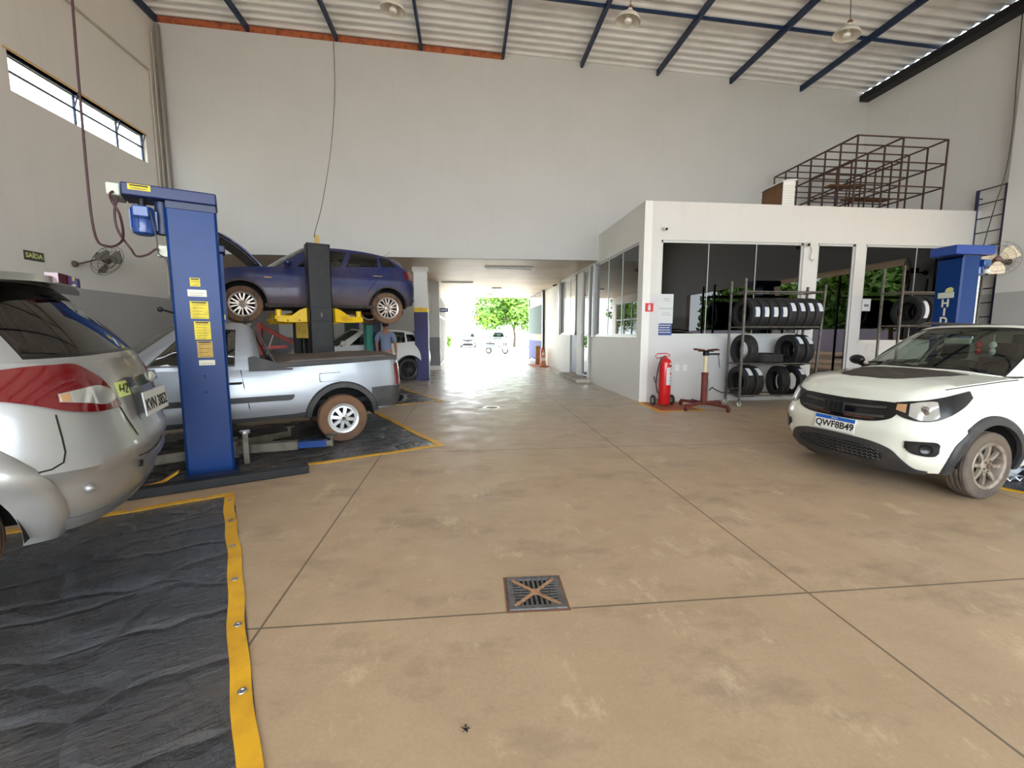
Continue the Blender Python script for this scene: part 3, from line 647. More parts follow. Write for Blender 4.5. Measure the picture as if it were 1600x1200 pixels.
# --- silver hatchback, rear end towards the camera, wheels off the ground
r = place('hatchback_car', 'silver hatchback raised on a lift at the left edge, red tail lamp nearest the camera', 'car', 0, 0, (-1.87-3.21*math.cos(rad(24.6)), 2.81-3.21*math.sin(rad(24.6))), 24.6, .27)
c = Car(r, [(.74, 0, .22, .72, .05, .06), (.72, .35, .22, .74, .05, .06), (.62, .62, .22, .82, .06, .06), (.42, .78, .22, .90, .08, .05), (0, .82, .24, .95, .10, .05), (-.5, .82, .26, .98, .10, .05),
            (-1.3, .83, .27, 1.0, .10, .05), (-2.0, .84, .28, 1.02, .10, .05), (-2.55, .85, .29, 1.03, .09, .05), (-2.88, .82, .28, 1.025, .10, .07), (-3.08, .68, .26, 1.015, .09, .09), (-3.18, .40, .24, 1.02, .08, .10), (-3.21, 0, .24, 1.025, .08, .10)],
        (0, -2.49), .40, .30, .80, crown=.06, tm=.42, crease=lambda u, z: .028*math.exp(-((z-.56)/.035)**2)*(1/(1+math.exp(-(u-8.3)*6))) + .02*math.exp(-((z-.60)/.08)**2)*(u > 8.6))
c.shell('silver_dusty', hood_to=5.2)
c.greenhouse([(-.30, 0, .99), (-.40, .45, .99), (-.62, .70, .985), (-1.3, .735, 1.0), (-2.0, .74, 1.02), (-2.55, .745, 1.03), (-2.86, .70, 1.01), (-3.04, .50, 1.01), (-3.12, .25, 1.018), (-3.14, 0, 1.022)],
             [(-1.05, 0, 1.44), (-1.1, .36, 1.43), (-1.22, .54, 1.40), (-1.6, .57, 1.42), (-2.1, .57, 1.42), (-2.45, .555, 1.41), (-2.58, .52, 1.405), (-2.70, .40, 1.41), (-2.76, .2, 1.42), (-2.78, 0, 1.42)],
             [('windscreen', 0, 1.7, .06, .94), ('side_window', 2.3, 3.55, .08, .88), ('side_window', 3.65, 4.9, .1, .86), ('rear_window', 6.25, 9, .07, .93)], 'silver_dusty', 'dark_glass', 'dark_glass', 'dark_glass', bul=.03, crown=.035, sub=10)
c.arch_trim('silver_dusty', w=.135, off=.032, axles=(-2.49,), a0=-.12)
tl = c.patch('tail_lamp', 'red_lens', [(8.7, .89, .985), (9.0, .875, 1.0), (9.4, .845, 1.01), (9.8, .81, 1.012), (10.2, .79, 1.01), (10.45, .785, .97), (10.65, .785, .92), (10.85, .787, .80)], .016)
c.patch('clear_lens', 'lens', [(9.7, .853, .888), (10.1, .835, .90), (10.45, .815, .905), (10.7, .83, .875)], .024, parent=tl)
c.patch('amber_lens', 'amber', [(9.71, .857, .885), (9.86, .85, .89)], .0265, parent=tl)
tl2 = c.patch('tail_lamp', 'red_lens', [(8.7, .89, .985), (9.0, .875, 1.0), (9.4, .845, 1.01), (9.8, .81, 1.012), (10.2, .79, 1.01), (10.45, .785, .97), (10.65, .785, .92), (10.85, .787, .80)], .016, flip=True)
for sg in (1, -1):                                            # shut lines of the tailgate, bumper and quarter panel
    P = [c.surf(u, z, .0) for u, z in ((10.86, .79), (10.95, .72), (11.06, .62), (11.15, .50), (11.5, .485), (12, .48))]; MB().tube([V(p.x, p.y*sg, p.z) for p in P], .004, 6).build('panel_gap', 'dark', r)
    P = [c.surf(u, z, .0) for u, z in ((9.62, .80), (9.63, .70), (9.62, .64), (9.56, .60), (9.4, .582), (9.1, .575), (8.7, .57))]; MB().tube([V(p.x, p.y*sg, p.z) for p in P], .0035, 6).build('panel_gap', 'dark', r)

bz = c.patch('number_recess', 'silver', [(11.35, .68, .86), (11.6, .68, .86), (12, .68, .86)], .003, both=True)
hb = c.patch('handle_bar', 'chrome', [(11.3, .862, .915), (11.6, .865, .92), (12, .867, .922)], .045, both=True)
lgo = MB(); p = c.surf(12, .895, .045); lgo.ball((p.x-.005, 0, .895), .05, 8, (.25, 1.2, .62)); lgo.build('oval_badge', 'light_grey', r)
st_ = MB(); P = c.surf(10.62, .86, .003)
c.patch('green_sticker', 'yellow_green' if 'yellow_green' in mt else 'paper', [(10.95, .825, .90), (11.3, .825, .90)], .004)
text('model_letters', 'H2', .075, 'ink', r, c.surf(11.12, .86, .0065), (-.22, -1, 0), (0, 0, 1), .0008)
plate(r, (-3.245, .10, .765), (-.10, -.995, 0), (.10, .01, 1), 'KVN 3852', blue=False)
c.patch('bumper_step', 'silver', [(11.15, .44, .478), (11.5, .435, .478), (12, .43, .475)], .02, both=True)
c.patch('lower_lip', 'silver', [(9.3, .30, .34), (10.0, .28, .32), (11, .26, .30), (12, .25, .29)], .014, both=True)
cp = c.surf(9.95, .45, .004); MB().ball(cp, .022, 8, (1, 1, 1)).build('tow_cap', 'silver', r)
q = [c.gh(9, 1), c.gh(8.3, 1), c.gh(7.6, 1)]
br = MB(); pts = [(-2.77+.02, y) for y in np.linspace(-.17, .17, 9)]
br.slab([[V(-2.90-.02+.25*y*y, y, z+.0) for z in (1.405, 1.455)] for _, y in pts], (.05, 0, 0)); br.build('brake_light', 'red_lens', r)
sp = MB(); sp.slab([[V(-2.72-d+.3*y*y, y, 1.46-.02*(abs(y)/.5)**2-.12*d) for d in (-.2, -.05, .08, .18)] for y in np.linspace(-.52, .52, 15)], (0, 0, -.035)); sp.build('roof_spoiler', 'silver_dusty', r)
for sg in (1, -1):
    for xa in (0, -2.49): c.wheel(xa, sg, .29, .18, 'mobi', 'rim_silver', dz=0)
seats(r, (-1.2, -2.1), .45)

# --- silver pickup with the covered bed
r = place('pickup_truck', 'silver pickup truck with a covered bed, behind the blue lift column', 'pickup truck', -1.31, 1.47, O1, 26.5, .012)
c = Car(r, [(.80, 0, .30, .82, .06, .06), (.78, .35, .30, .83, .06, .06), (.68, .62, .30, .86, .07, .06), (.48, .78, .31, .92, .09, .05), (0, .80, .34, .99, .10, .04), (-.5, .81, .36, 1.0, .07, .03), (-1.2, .81, .37, .99, .05, .03),
            (-1.86, .81, .38, .985, .05, .03), (-2.6, .815, .38, 1.01, .03, .03), (-3.2, .81, .40, 1.04, .03, .03), (-3.45, .77, .42, 1.05, .03, .04), (-3.52, .5, .44, 1.05, .02, .05), (-3.53, 0, .44, 1.05, .02, .05)],
        (0, -2.72), .385, .335, .80, crown=.05, tm=.4)
c.shell('pickup_silver', hood_to=5.1)
c.greenhouse([(-.28, 0, 1.02), (-.36, .42, 1.02), (-.58, .74, 1.0), (-1.0, .76, .99), (-1.35, .765, .985), (-1.62, .765, .98), (-1.80, .755, .975), (-1.84, .60, .97), (-1.84, .3, .97), (-1.84, 0, .97)],
             [(-1.02, 0, 1.53), (-1.05, .38, 1.52), (-1.14, .58, 1.49), (-1.35, .61, 1.51), (-1.48, .61, 1.51), (-1.64, .61, 1.505), (-1.73, .59, 1.50), (-1.77, .5, 1.50), (-1.78, .3, 1.51), (-1.78, 0, 1.51)],
             [('windscreen', 0, 1.7, .06, .94), ('side_window', 2.35, 4.75, .08, .88), ('rear_window', 7.4, 9, .15, .85)], 'pickup_silver', 'dark_glass', 'screen', 'dark_glass', bul=.012, crown=.03)
c.arch_trim('cladding', w=.075, off=.028, a0=-.2)
c.patch('side_moulding', 'cladding', [(3.9+.9, .60, .665), (6, .60, .665), (7.1, .60, .665), (7.34, .60, .665), (7.40, .635, .665)], .016, mirror=True)
c.patch('sill_cladding', 'cladding', [(4.75, .36, .42), (6, .365, .42), (7.2, .37, .42), (7.5, .375, .43), (7.6, .375, .44)], .012, mirror=True)
c.patch('quarter_cladding', 'cladding', [(8.77, .43, .69), (9.3, .42, .70), (10, .42, .70), (10.35, .42, .70), (10.9, .43, .70), (12, .44, .70)], .014, both=True)
MB().slab([[V(-3.50-d, y, z) for d, z in ((-.1, .46), (.06, .455), (.10, .50), (.09, .54), (0, .55))] for y in np.linspace(-.72, .72, 12)], (.05, 0, .0)).build('rear_bumper', 'cladding', r)
c.patch('tail_lamp', 'red_lens', [(9.72, .72, .98), (9.95, .71, 1.0), (10.3, .71, 1.0)], .012, mirror=True)
c.patch('fuel_flap', 'pickup_silver', [(7.82, .80, .90), (8.16, .805, .905)], .006)
seam(c, [(-2.455, .80), (-2.455, .90), (-2.70, .905), (-2.70, .805), (-2.46, .80)])
seam(c, [(-1.62, .98), (-1.64, .80), (-1.68, .55), (-1.70, .39)], (1, -1)); seam(c, [(-.62, .98), (-.62, .40)], (1, -1))
handle(c, -1.52, .835, 'plastic')
for sg in (1, -1):                                            # black sail panels behind the cab
    G = []
    for k in range(9):
        t = k/8; x = -1.70-.46*t; zt_ = .985+.17*max(0, 1-t*1.2)**.7*(1 if t > .08 else .8); G.append([V(x, sg*(.792-.10*max(0, zt_-1.0)*j/4), .965+(zt_-.965)*j/4) for j in range(5)])
    MB().slab(G, (0, -sg*.05, 0)).build('sail_panel', 'cladding', r)
    MB().tube([(-1.76, sg*.56, 1.50), (-1.83, sg*.59, 1.40), (-1.93, sg*.66, 1.16), (-1.98, sg*.69, 1.05)], .017).build('roll_bar', 'plastic', r)
    MB().bar((-2.0, sg*.765, 1.02), (-3.44, sg*.75, 1.075), .06, .045).build('bed_rail', 'cladding', r)
MB().tube([(-1.70, .5, 1.53), (-1.74, .32, 1.60), (-1.74, -.32, 1.60), (-1.70, -.5, 1.53)], .022).build('roof_hoop', 'plastic', r)
G = [[V(x, y, 1.05+.045*(x+2.0)/-1.45 + .035*(1-(y/.74)**2) + .006*math.sin(x*9)*math.cos(y*7) + (.02 if -3.3 < x < -2.1 else 0)) for y in np.linspace(-.735, .735, 13)] for x in np.linspace(-1.96, -3.46, 25)]
mt['tonneau'] = M('brown_vinyl', (88, 76, 70), .6, rgb2=(66, 56, 52), scale=4)
MB().slab(G, (0, 0, -.06)).build('bed_cover', 'tonneau', r)
MB().span((-3.5, -.72, .5), (-1.9, .72, .56)).build('bed_floor', 'dark', r, smooth=0)
mirror_ear(c, -.62, .80, 1.02, 'plastic'); seats(r, (-1.25,), .5)
for sg in (1, -1):
    for xa in (0, -2.72): c.wheel(xa, sg, .305, .18, 'eight', 'rim_silver', tire='brown_tyre' if 'brown_tyre' in mt else 'dusty_rubber')

# --- dusty blue hatchback high on the second lift, bonnet open
r = place('hatchback_car', 'dusty dark blue hatchback held high on yellow lift arms with its bonnet open', 'car', -1.09, 1.46, O2, 26.5, 1.60)
c = Car(r, [(.74, 0, .20, .60, .05, .06), (.72, .35, .20, .62, .05, .06), (.62, .62, .21, .72, .06, .05), (.42, .79, .22, .86, .08, .05), (0, .84, .24, .95, .12, .05), (-.55, .845, .28, .985, .10, .06), (-1.3, .845, .29, 1.02, .09, .06), (-2.0, .85, .30, 1.07, .09, .06),
            (-2.6, .86, .31, 1.12, .11, .06), (-2.95, .83, .36, 1.13, .12, .06), (-3.13, .66, .38, 1.10, .10, .05), (-3.22, .35, .40, 1.06, .08, .05), (-3.24, 0, .40, 1.06, .08, .05)],
        (0, -2.52), .375, .34, .80, crown=.05, tm=.42, crease=lambda u, z: .012*math.exp(-((z-.86)/.05)**2)*(4 < u < 9.5))
c.shell('blue_car', hood_to=5.1, hood=False)
c.greenhouse([(-.34, 0, .99), (-.44, .45, .985), (-.66, .72, .975), (-1.35, .75, 1.01), (-2.0, .755, 1.06), (-2.55, .745, 1.11), (-2.88, .68, 1.12), (-3.06, .48, 1.09), (-3.13, .25, 1.055), (-3.15, 0, 1.05)],
             [(-1.02, 0, 1.44), (-1.08, .38, 1.43), (-1.22, .58, 1.405), (-1.6, .60, 1.43), (-2.1, .60, 1.415), (-2.5, .585, 1.37), (-2.68, .53, 1.345), (-2.80, .42, 1.35), (-2.86, .22, 1.36), (-2.88, 0, 1.36)],
             [('windscreen', 0, 1.7, .06, .94), ('side_window', 2.32, 3.42, .07, .86), ('side_window', 3.58, 4.62, .08, .85), ('quarter_window', 4.74, 5.5, .10, .80), ('rear_window', 6.5, 9, .1, .9)], 'blue_car', 'car_glass', 'screen', 'dark_glass', bul=.025, crown=.035)
c.arch_trim('sun_dust', w=.028, off=.006, a0=-.05)
c.patch('tail_lamp', 'red_lens', [(8.75, .92, 1.07), (9.2, .88, 1.08), (9.7, .86, 1.08), (10.3, .88, 1.07)], .012, mirror=True)
c.patch('sill', 'sun_dust', [(4.65, .285, .34), (6, .292, .345), (7.4, .30, .35)], .008, mirror=True)
c.patch('rear_bumper_insert', 'cladding', [(9.3, .375, .50), (10, .38, .52), (11, .40, .52), (12, .40, .52)], .010, both=True)
c.patch('side_marker', 'amber', [(4.66, .78, .80), (4.86, .782, .802)], .006)
c.patch('headlamp', 'lens', [(1.7, .60, .72), (2.5, .66, .80), (3.3, .76, .88)], .01, mirror=True)
for xs in ([(-.60, .96), (-.60, .6), (-.62, .33)], [(-1.58, 1.0), (-1.58, .6), (-1.60, .33)], [(-2.36, 1.06), (-2.30, .85), (-2.12, .62), (-1.98, .33)]): seam(c, xs, (1, -1))
handle(c, -2.32, .93, 'chrome'); handle(c, -1.35, .90, 'chrome'); mirror_ear(c, -.72, .80, 1.03, 'blue_car', k=1.05); seats(r, (-1.3, -2.15), .42)
MB().span((-.3, -.6, .45), (.45, .6, .72)).box((.05, .2, .78), (.4, .5, .14)).box((.1, -.35, .76), (.3, .25, .16)).build('engine_bay', 'dark', r, bevel=.02)
bn = []
for k in range(13):                                           # raised bonnet
    t = k/12; L = .98*t; a = rad(38); x0, z0 = -.34, 1.0; bend = .06*math.sin(math.pi*t)
    x = x0 + L*math.cos(a)+.0 - bend*math.sin(a); z = z0 + L*math.sin(a)+bend*math.cos(a); hw = .70-.05*t-.28*t**6; bn.append([V(x, hw*(1-2*j/14), z+.03*(1-(1-2*j/14)**2)) for j in range(15)])
b = MB().slab(bn, (.012, 0, -.022)).build('bonnet', 'blue_car', r)
MB().slab([[p+V(.02, 0, -.03) for p in row[1:-1]] for row in bn[1:-1]], (.012, 0, -.016)).build('bonnet_lining', 'sun_dust', b)
MB().tube([(.42, -.5, .80), (.44, -.5, 1.5)], .006).build('bonnet_stay', 'steel', r)
MB().tube([(-2.62, 0, 1.40), (-2.86, 0, 1.58)], .003, 5).build('roof_aerial', 'black_steel', r)
MB().tube([(-1.0, -.3, .25), (-2.2, -.25, .24), (-2.9, -.3, .27)], .03).cyl((-2.6, -.55, .30), (-3.1, -.1, .30), .09).build('exhaust', 'rust', r)
MB().bar((-2.52, -.68, .30), (-2.52, .68, .30), .07, .09).build('rear_axle', 'rust', r)
for sg in (1, -1):
    for xa in (0, -2.52): c.wheel(xa, sg, .315, .19, 'twin', 'rim_dark', hub='rim_dusty')

# --- white crossover parked in the far bay
r = place('crossover_car', 'white crossover parked in the far bay beneath the raised blue car, beside the person', 'car', -1.32, 1.52, O3, 24, 0)
c = Car(r, [(.78, 0, .24, .70, .05, .05), (.76, .35, .24, .72, .05, .05), (.66, .64, .24, .80, .06, .05), (.45, .82, .25, .92, .08, .05), (0, .88, .26, 1.0, .12, .05), (-.6, .88, .27, 1.04, .09, .05), (-1.3, .88, .28, 1.06, .08, .05), (-2.0, .885, .29, 1.09, .08, .05),
            (-2.65, .89, .30, 1.13, .10, .05), (-3.05, .85, .34, 1.14, .12, .08), (-3.28, .66, .36, 1.12, .10, .08), (-3.38, .35, .38, 1.1, .08, .08), (-3.4, 0, .38, 1.1, .08, .08)], (0, -2.57), .40, .345, .84, crown=.06, tm=.42)
c.shell('white_car', hood_to=5.1)
c.greenhouse([(-.36, 0, 1.05), (-.46, .48, 1.05), (-.70, .76, 1.035), (-1.4, .79, 1.05), (-2.05, .795, 1.08), (-2.65, .78, 1.12), (-3.0, .70, 1.13), (-3.2, .50, 1.11), (-3.3, .25, 1.10), (-3.31, 0, 1.10)],
             [(-1.1, 0, 1.53), (-1.18, .42, 1.52), (-1.34, .61, 1.49), (-1.7, .63, 1.52), (-2.2, .63, 1.51), (-2.6, .61, 1.47), (-2.82, .56, 1.44), (-2.95, .44, 1.45), (-3.02, .22, 1.46), (-3.04, 0, 1.46)],
             [('windscreen', 0, 1.7, .06, .94), ('side_window', 2.3, 3.45, .07, .88), ('side_window', 3.58, 4.7, .08, .86), ('quarter_window', 4.8, 5.5, .12, .72), ('rear_window', 6.5, 9, .1, .9)], 'white_car', 'car_glass', 'screen', 'dark_glass', bul=.025, crown=.03)
c.patch('tail_lamp', 'red_lens', [(8.9, .92, 1.03), (9.3, .90, 1.05), (9.8, .90, 1.05), (10.3, .92, 1.04)], .012, mirror=True)
c.arch_trim('cladding', w=.03, off=.008, a0=-.05); seam(c, [(-.62, 1.0), (-.62, .32)]); seam(c, [(-1.62, 1.04), (-1.62, .32)]); handle(c, -1.4, .93, 'trim'); mirror_ear(c, -.72, .84, 1.10, 'white_car', k=1.1); seats(r, (-1.4, -2.25), .45)
mt['rim_black'] = M('rim_black', (44, 44, 48), .35, .5)
for sg in (1, -1):
    for xa in (0, -2.57): c.wheel(xa, sg, .335, .20, 'twin', 'rim_black', tire='rubber')

# --- white city car with a black roof, front towards the camera
r = thing('compact_car', 'white compact car with a black roof and black bonnet decal, front right of the hall', 'car', (4.293, 3.994, 0), rad(188.3))
c = Car(r, [(.72, 0, .20, .86, .11, .10), (.71, .28, .20, .865, .11, .10), (.66, .54, .21, .885, .11, .10), (.52, .71, .22, .93, .13, .09), (.30, .785, .23, .965, .13, .06), (0, .80, .24, .99, .13, .05), (-.42, .805, .25, 1.02, .12, .05), (-1.2, .81, .26, 1.03, .10, .05),
            (-1.9, .81, .27, 1.05, .10, .05), (-2.45, .80, .29, 1.07, .10, .05), (-2.75, .66, .32, 1.06, .08, .05), (-2.85, .35, .34, 1.05, .06, .05), (-2.87, 0, .34, 1.05, .06, .05)],
        (0, -2.305), .355, .30, .80, crown=.055, tm=.40, crease=lambda u, z: (.022*math.exp(-((z-.58)/.07)**2) if u < 4 else 0) - (.012*math.exp(-((z-.40)/.10)**2) if u < 2.2 else 0))
c.shell('mobi_white', hood_to=6.1, per=10, rows=22)
c.greenhouse([(-.20, 0, 1.06), (-.26, .36, 1.055), (-.44, .66, 1.015), (-1.15, .725, 1.02), (-1.75, .73, 1.04), (-2.3, .715, 1.06), (-2.62, .62, 1.06), (-2.74, .4, 1.05), (-2.77, .2, 1.05), (-2.78, 0, 1.05)],
             [(-.98, 0, 1.50), (-1.02, .34, 1.49), (-1.12, .54, 1.455), (-1.5, .57, 1.47), (-1.95, .57, 1.46), (-2.3, .56, 1.44), (-2.5, .5, 1.43), (-2.6, .36, 1.44), (-2.64, .18, 1.45), (-2.65, 0, 1.45)],
             [('windscreen', 0, 1.82, .03, .95), ('side_window', 2.25, 3.4, .07, .88), ('side_window', 3.52, 4.6, .08, .86), ('rear_window', 6.3, 9, .1, .9)], 'mobi_white', 'car_glass', 'screen', 'dark_glass', bul=.035, crown=.035, roof_mat='black_roof', border=.022)
c.arch_trim('cladding', w=.075, off=.022, a0=-.2)
gr = c.patch('grille', 'trim', [(0, .615, .80), (.8, .62, .805), (1.25, .635, .81), (1.62, .67, .81), (1.8, .72, .81)], .008, both=True)
for z in (.655, .735): c.patch('grille_bar', 'cladding', [(0, z, z+.02), (.8, z+.004, z+.024), (1.45, z+.016, z+.036)], .022, parent=gr, both=True, rows=2)
c.patch('grille_slot', 'rust', [(.25, .638, .650), (.8, .642, .654), (1.2, .65, .66)], .012, parent=gr, mirror=True, rows=2)
em = MB()
for k in range(4): em.prism([(-.025, -.055), (.025, -.055), (.032, .055), (-.018, .055)], (.752, .075-.05*k, .715), (0, 1, 0), (0, 0, 1), .02)
em.build('grille_emblem', 'black_steel', gr, bevel=.004)
hl = c.patch('headlamp', 'trim', [(1.66, .735, .815), (2.0, .695, .83), (2.5, .675, .845), (3.0, .69, .865), (3.5, .735, .885), (4.0, .80, .91), (4.45, .875, .93)], .012)
c.patch('lens', 'lens', [(2.15, .715, .815), (2.4, .69, .83), (2.7, .685, .84), (2.95, .70, .845), (3.1, .725, .84)], .017, parent=hl)
c.patch('indicator', 'amber', [(1.74, .755, .805), (2.05, .735, .81)], .017, parent=hl)
rf = c.surf(2.62, .765, .016); MB().ball(rf, .045, 10, (.3, 1, .9)).build('reflector', 'chrome', hl)
hr = c.patch('headlamp', 'trim', [(1.66, .735, .815), (2.0, .695, .83), (2.5, .675, .845), (3.0, .69, .865), (3.5, .735, .885), (4.0, .80, .91), (4.45, .875, .93)], .012, flip=True)
c.patch('lens', 'lens', [(2.1, .715, .815), (2.4, .69, .83), (2.7, .685, .84), (3.1, .725, .84)], .017, parent=hr, flip=True)
lw = c.patch('lower_bumper', 'cladding', [(0, .19, .46), (.8, .19, .455), (1.3, .19, .44), (1.75, .195, .40), (2.1, .20, .32), (2.5, .20, .255), (3.0, .21, .24)], .012, both=True)
c.patch('lower_grille', 'dark', [(0, .27, .40), (.8, .27, .40), (1.2, .28, .38), (1.5, .30, .35)], .017, parent=lw, both=True)
mesh = MB()
for sg in (1, -1):
    for k in range(9):
        u = .02+.16*k
        for z in (.285, .315, .345, .375): P = [c.surf(u+d, z+e, .02) for d, e in ((0, 0), (.04, .014), (.09, .014), (.13, 0))]; mesh.tube([V(p.x, p.y*sg, p.z) for p in P], .005, 5)
mesh.build('grille_mesh', 'cladding', lw)
for fl in (False, True):
    fg = c.patch('fog_lamp_bezel', 'trim', [(2.12, .44, .50), (2.35, .40, .505), (2.7, .385, .51), (3.0, .39, .51), (3.12, .42, .49)], .014, flip=fl)
    if not fl:
        a_ = c.surf(2.72, .445, .016); nn_ = c.nrm(2.72); MB().lathe([(0, .0), (.03, .002), (.042, .008), (.045, .012), (.045, -.01)], a_, (nn_[0], nn_[1], 0), 24).build('fog_lamp', 'trim', fg)
plate(r, (.735, 0, .545), (0, 1, 0), (-.10, 0, 1), 'QWF8B49')
dec = [[c.hood_pt(x, y, .004) for y in np.linspace(-hw, hw, 13)] for x, hw in zip(np.linspace(.47, -.20, 14), np.interp(np.linspace(0, 1, 14), [0, .10, .3, 1], [.14, .28, .34, .47]))]
MB().slab(dec, (0, 0, -.012)).build('bonnet_decal', 'sun_dust', r)
cw = [[c.hood_pt(-.24-.18*(abs(y)/.7)**2-d, y, .006+.05*d) for d in (0, .05, .1)] for y in np.linspace(-.68, .68, 17)]; MB().slab(cw, (0, 0, -.02)).build('cowl_panel', 'plastic', r)
for y0, y1 in ((.55, -.02), (.0, -.52)):
    P = [c.gh(0, .05)]; MB().tube([V(-.30, y0, 1.07), V(-.36, (y0+y1)/2, 1.105), V(-.32, y1, 1.095)], .009).build('wiper', 'trim', r)
for sg in (1, -1):
    MB().tube([(-1.05, sg*.56, 1.485), (-1.2, sg*.565, 1.53), (-2.2, sg*.56, 1.515), (-2.42, sg*.53, 1.455)], .016).build('roof_rail', 'plastic', r)
seam(c, [(-.52, 1.0), (-.50, .7), (-.50, .3)], (1, -1)); mirror_ear(c, -.60, .77, 1.07, 'trim', k=.8)
hp = [c.surf(u, c.at(u)[3]-.012, .001) for u in np.linspace(3.6, 6.0, 12)]; MB().tube(hp, .004, 6).build('bonnet_gap', 'dark', r)
seats(r, (-1.05, -1.9), .45); MB().box((-.62, 0, .93), (.45, 1.25, .16)).build('dashboard', 'interior', r, bevel=.05)
rm = MB().box((-.80, 0, 1.335), (.03, .23, .065), ry=.1).build('rear_view_mirror', 'light_grey', r, bevel=.012); MB().cyl((-.80, 0, 1.36), (-.84, 0, 1.43), .008, n=8).build('mirror_stalk', 'trim', rm)
for y, m_ in ((.16, 'red'), (.27, 'dust_white')): MB().tube([(-.84, y, 1.40), (-.835, y, 1.33)], .003, 5).ball((-.83, y, 1.30), .035, 8, (.7, .9, 1)).ball((-.83, y, 1.235), .03, 8, (.7, .9, 1.2)).build('hanging_ornament', m_, r)
MB().lathe([(.17, -.012), (.185, 0), (.17, .012), (.158, 0)], (-.86, .34, .98), (-.85, 0, .5), 32, closed=True).build('steering_wheel', 'trim', r)
for sg in (1, -1):
    for xa in (0, -2.305): c.wheel(xa, sg, .292, .175, 'mobi', 'rim_dusty', steer=rad(0), tire='grey_tyre' if 'grey_tyre' in mt else 'dusty_rubber')
# ------------------------------------------------------------------ lifts
UA = 26.0
def lift_column(root, o, face, mat, h=2.57, w=.36, d=.28, groove='black_steel'):
    """C-shaped post; o = base centre of its outer face, face = +1 opens towards +y, -1 towards -y"""
    x0, y0 = o; s = face
    sec = [(-w/2, .0), (w/2, .0), (w/2+.02, .02), (w/2+.02, d), (w/2-.09, d), (w/2-.09, d-.02), (w/2-.005, d-.02), (w/2-.005, .035), (-w/2+.005, .035), (-w/2+.005, d-.02), (-w/2+.09, d-.02), (-w/2+.09, d), (-w/2-.02, d), (-w/2-.02, .02)]
    q = [(x0+a, y0+s*b) for a, b in sec]
    m = MB(); m.v = []; n = len(q)
    vs = [(a, b, .02) for a, b in q] + [(a, b, h) for a, b in q]
    m.add(vs, [(i, (i+1) % n, n+(i+1) % n, n+i) for i in range(n)] + [(0, 1, 2, 13), (14, 15, 16, 27), (2, 3, 6, 7), (16, 17, 20, 21), (3, 4, 5, 6), (17, 18, 19, 20), (2, 7, 8, 13), (16, 21, 22, 27), (13, 8, 9, 12), (27, 22, 23, 26), (9, 10, 11, 12), (23, 24, 25, 26)])
    c = m.build('column', mat, root, smooth=0)
    MB().cyl((x0, y0+s*.15, .05), (x0, y0+s*.15, h-.05), .028, n=12).build('lead_screw', 'grease', c)
    return c
def arm(root, piv, ang, L, z, mats=('grease', 'grease', 'grease'), w=.11, pad_h=.10, name='arm'):
    """telescopic swing arm with a screw pad"""
    d = V(math.cos(rad(ang)), math.sin(rad(ang)), 0); p = V(piv[0], piv[1], z)
    a = MB().bar(p, p+d*L*.62, w, .10).cyl(p-V(0, 0, .09), p+V(0, 0, .09), .07, n=20).build(name, mats[0], root, bevel=.006)
    MB().bar(p+d*L*.5, p+d*L*.9, w*.74, .075).build('arm_extension', mats[1], a, bevel=.004)
    e = p+d*L*.95; MB().bar(p+d*L*.86, e, w*.6, .06).cyl(e-V(0, 0, .04), e+V(0, 0, pad_h-.02), .022, n=12).lathe([(0, pad_h-.03), (.062, pad_h-.03), (.066, pad_h-.005), (.05, pad_h), (0, pad_h)], e, (0, 0, 1), 20).build('lift_pad', mats[2], a)
    return a
def motor(root, c, mat='motor_blue', k=1.):
    m = MB(); x, y, z = c; m.lathe([(0, -.13), (.06, -.135), (.085, -.12), (.088, -.1), (.088, .09), (.075, .11), (0, .115)], c, (0, 0, 1), 28)
    for j in range(10):
        a = 2*math.pi*j/10; m.box((x+.09*math.cos(a), y+.09*math.sin(a), z), (.02, .006, .17), rz=a)
    o = m.build('motor', mat, root, smooth=35); MB().box((x, y-.105, z+.05), (.12, .07, .10)).build('terminal_box', mat, o, bevel=.012)
    MB().cyl((x, y, z+.1), (x, y, z+.26), .03, n=12).build('motor_shaft', 'black_steel', o); return o
L1 = thing('two_post_lift', 'tall blue two-post lift with yellow stickers on its near column, left of the pickup', 'car lift', (*O1, 0), rad(UA))
lift_column(L1, (-.01, 0), 1, 'lift_blue'); lift_column(L1, (-.01, 2.95), -1, 'lift_blue')
MB().span((-.50, -.03, 2.625), (.20, .30, 2.735)).build('top_housing', mt['lift_navy'], L1, bevel=.012)
MB().span((-.20, -.005, 2.56), (.19, .28, 2.63)).build('housing_neck', 'lift_dark', L1, bevel=.004)
MB().span((-.60, -.015, 2.615), (-.505, .28, 2.72)).build('control_box', 'light_grey', L1, bevel=.012)
MB().span((-.30, 2.70, 2.60), (.22, 3.05, 2.70)).build('top_housing', mt['lift_navy'], L1, bevel=.012)
motor(L1, (-.37, .06, 2.44)); MB().cyl((-.235, .1, 2.33), (-.235, .1, 2.62), .055, n=20).build('gearbox', 'lift_dark', L1)
MB().box((-.25, .05, 2.17), (.075, .07, .10)).build('limit_switch', 'light_grey', L1, bevel=.004)
lv = MB().tube([(-.19, .02, 1.60), (-.28, -.01, 1.63)], .009).build('release_lever', 'black_steel', L1); MB().ball((-.30, -.015, 1.635), .024, 8).build('knob', 'black_steel', lv)
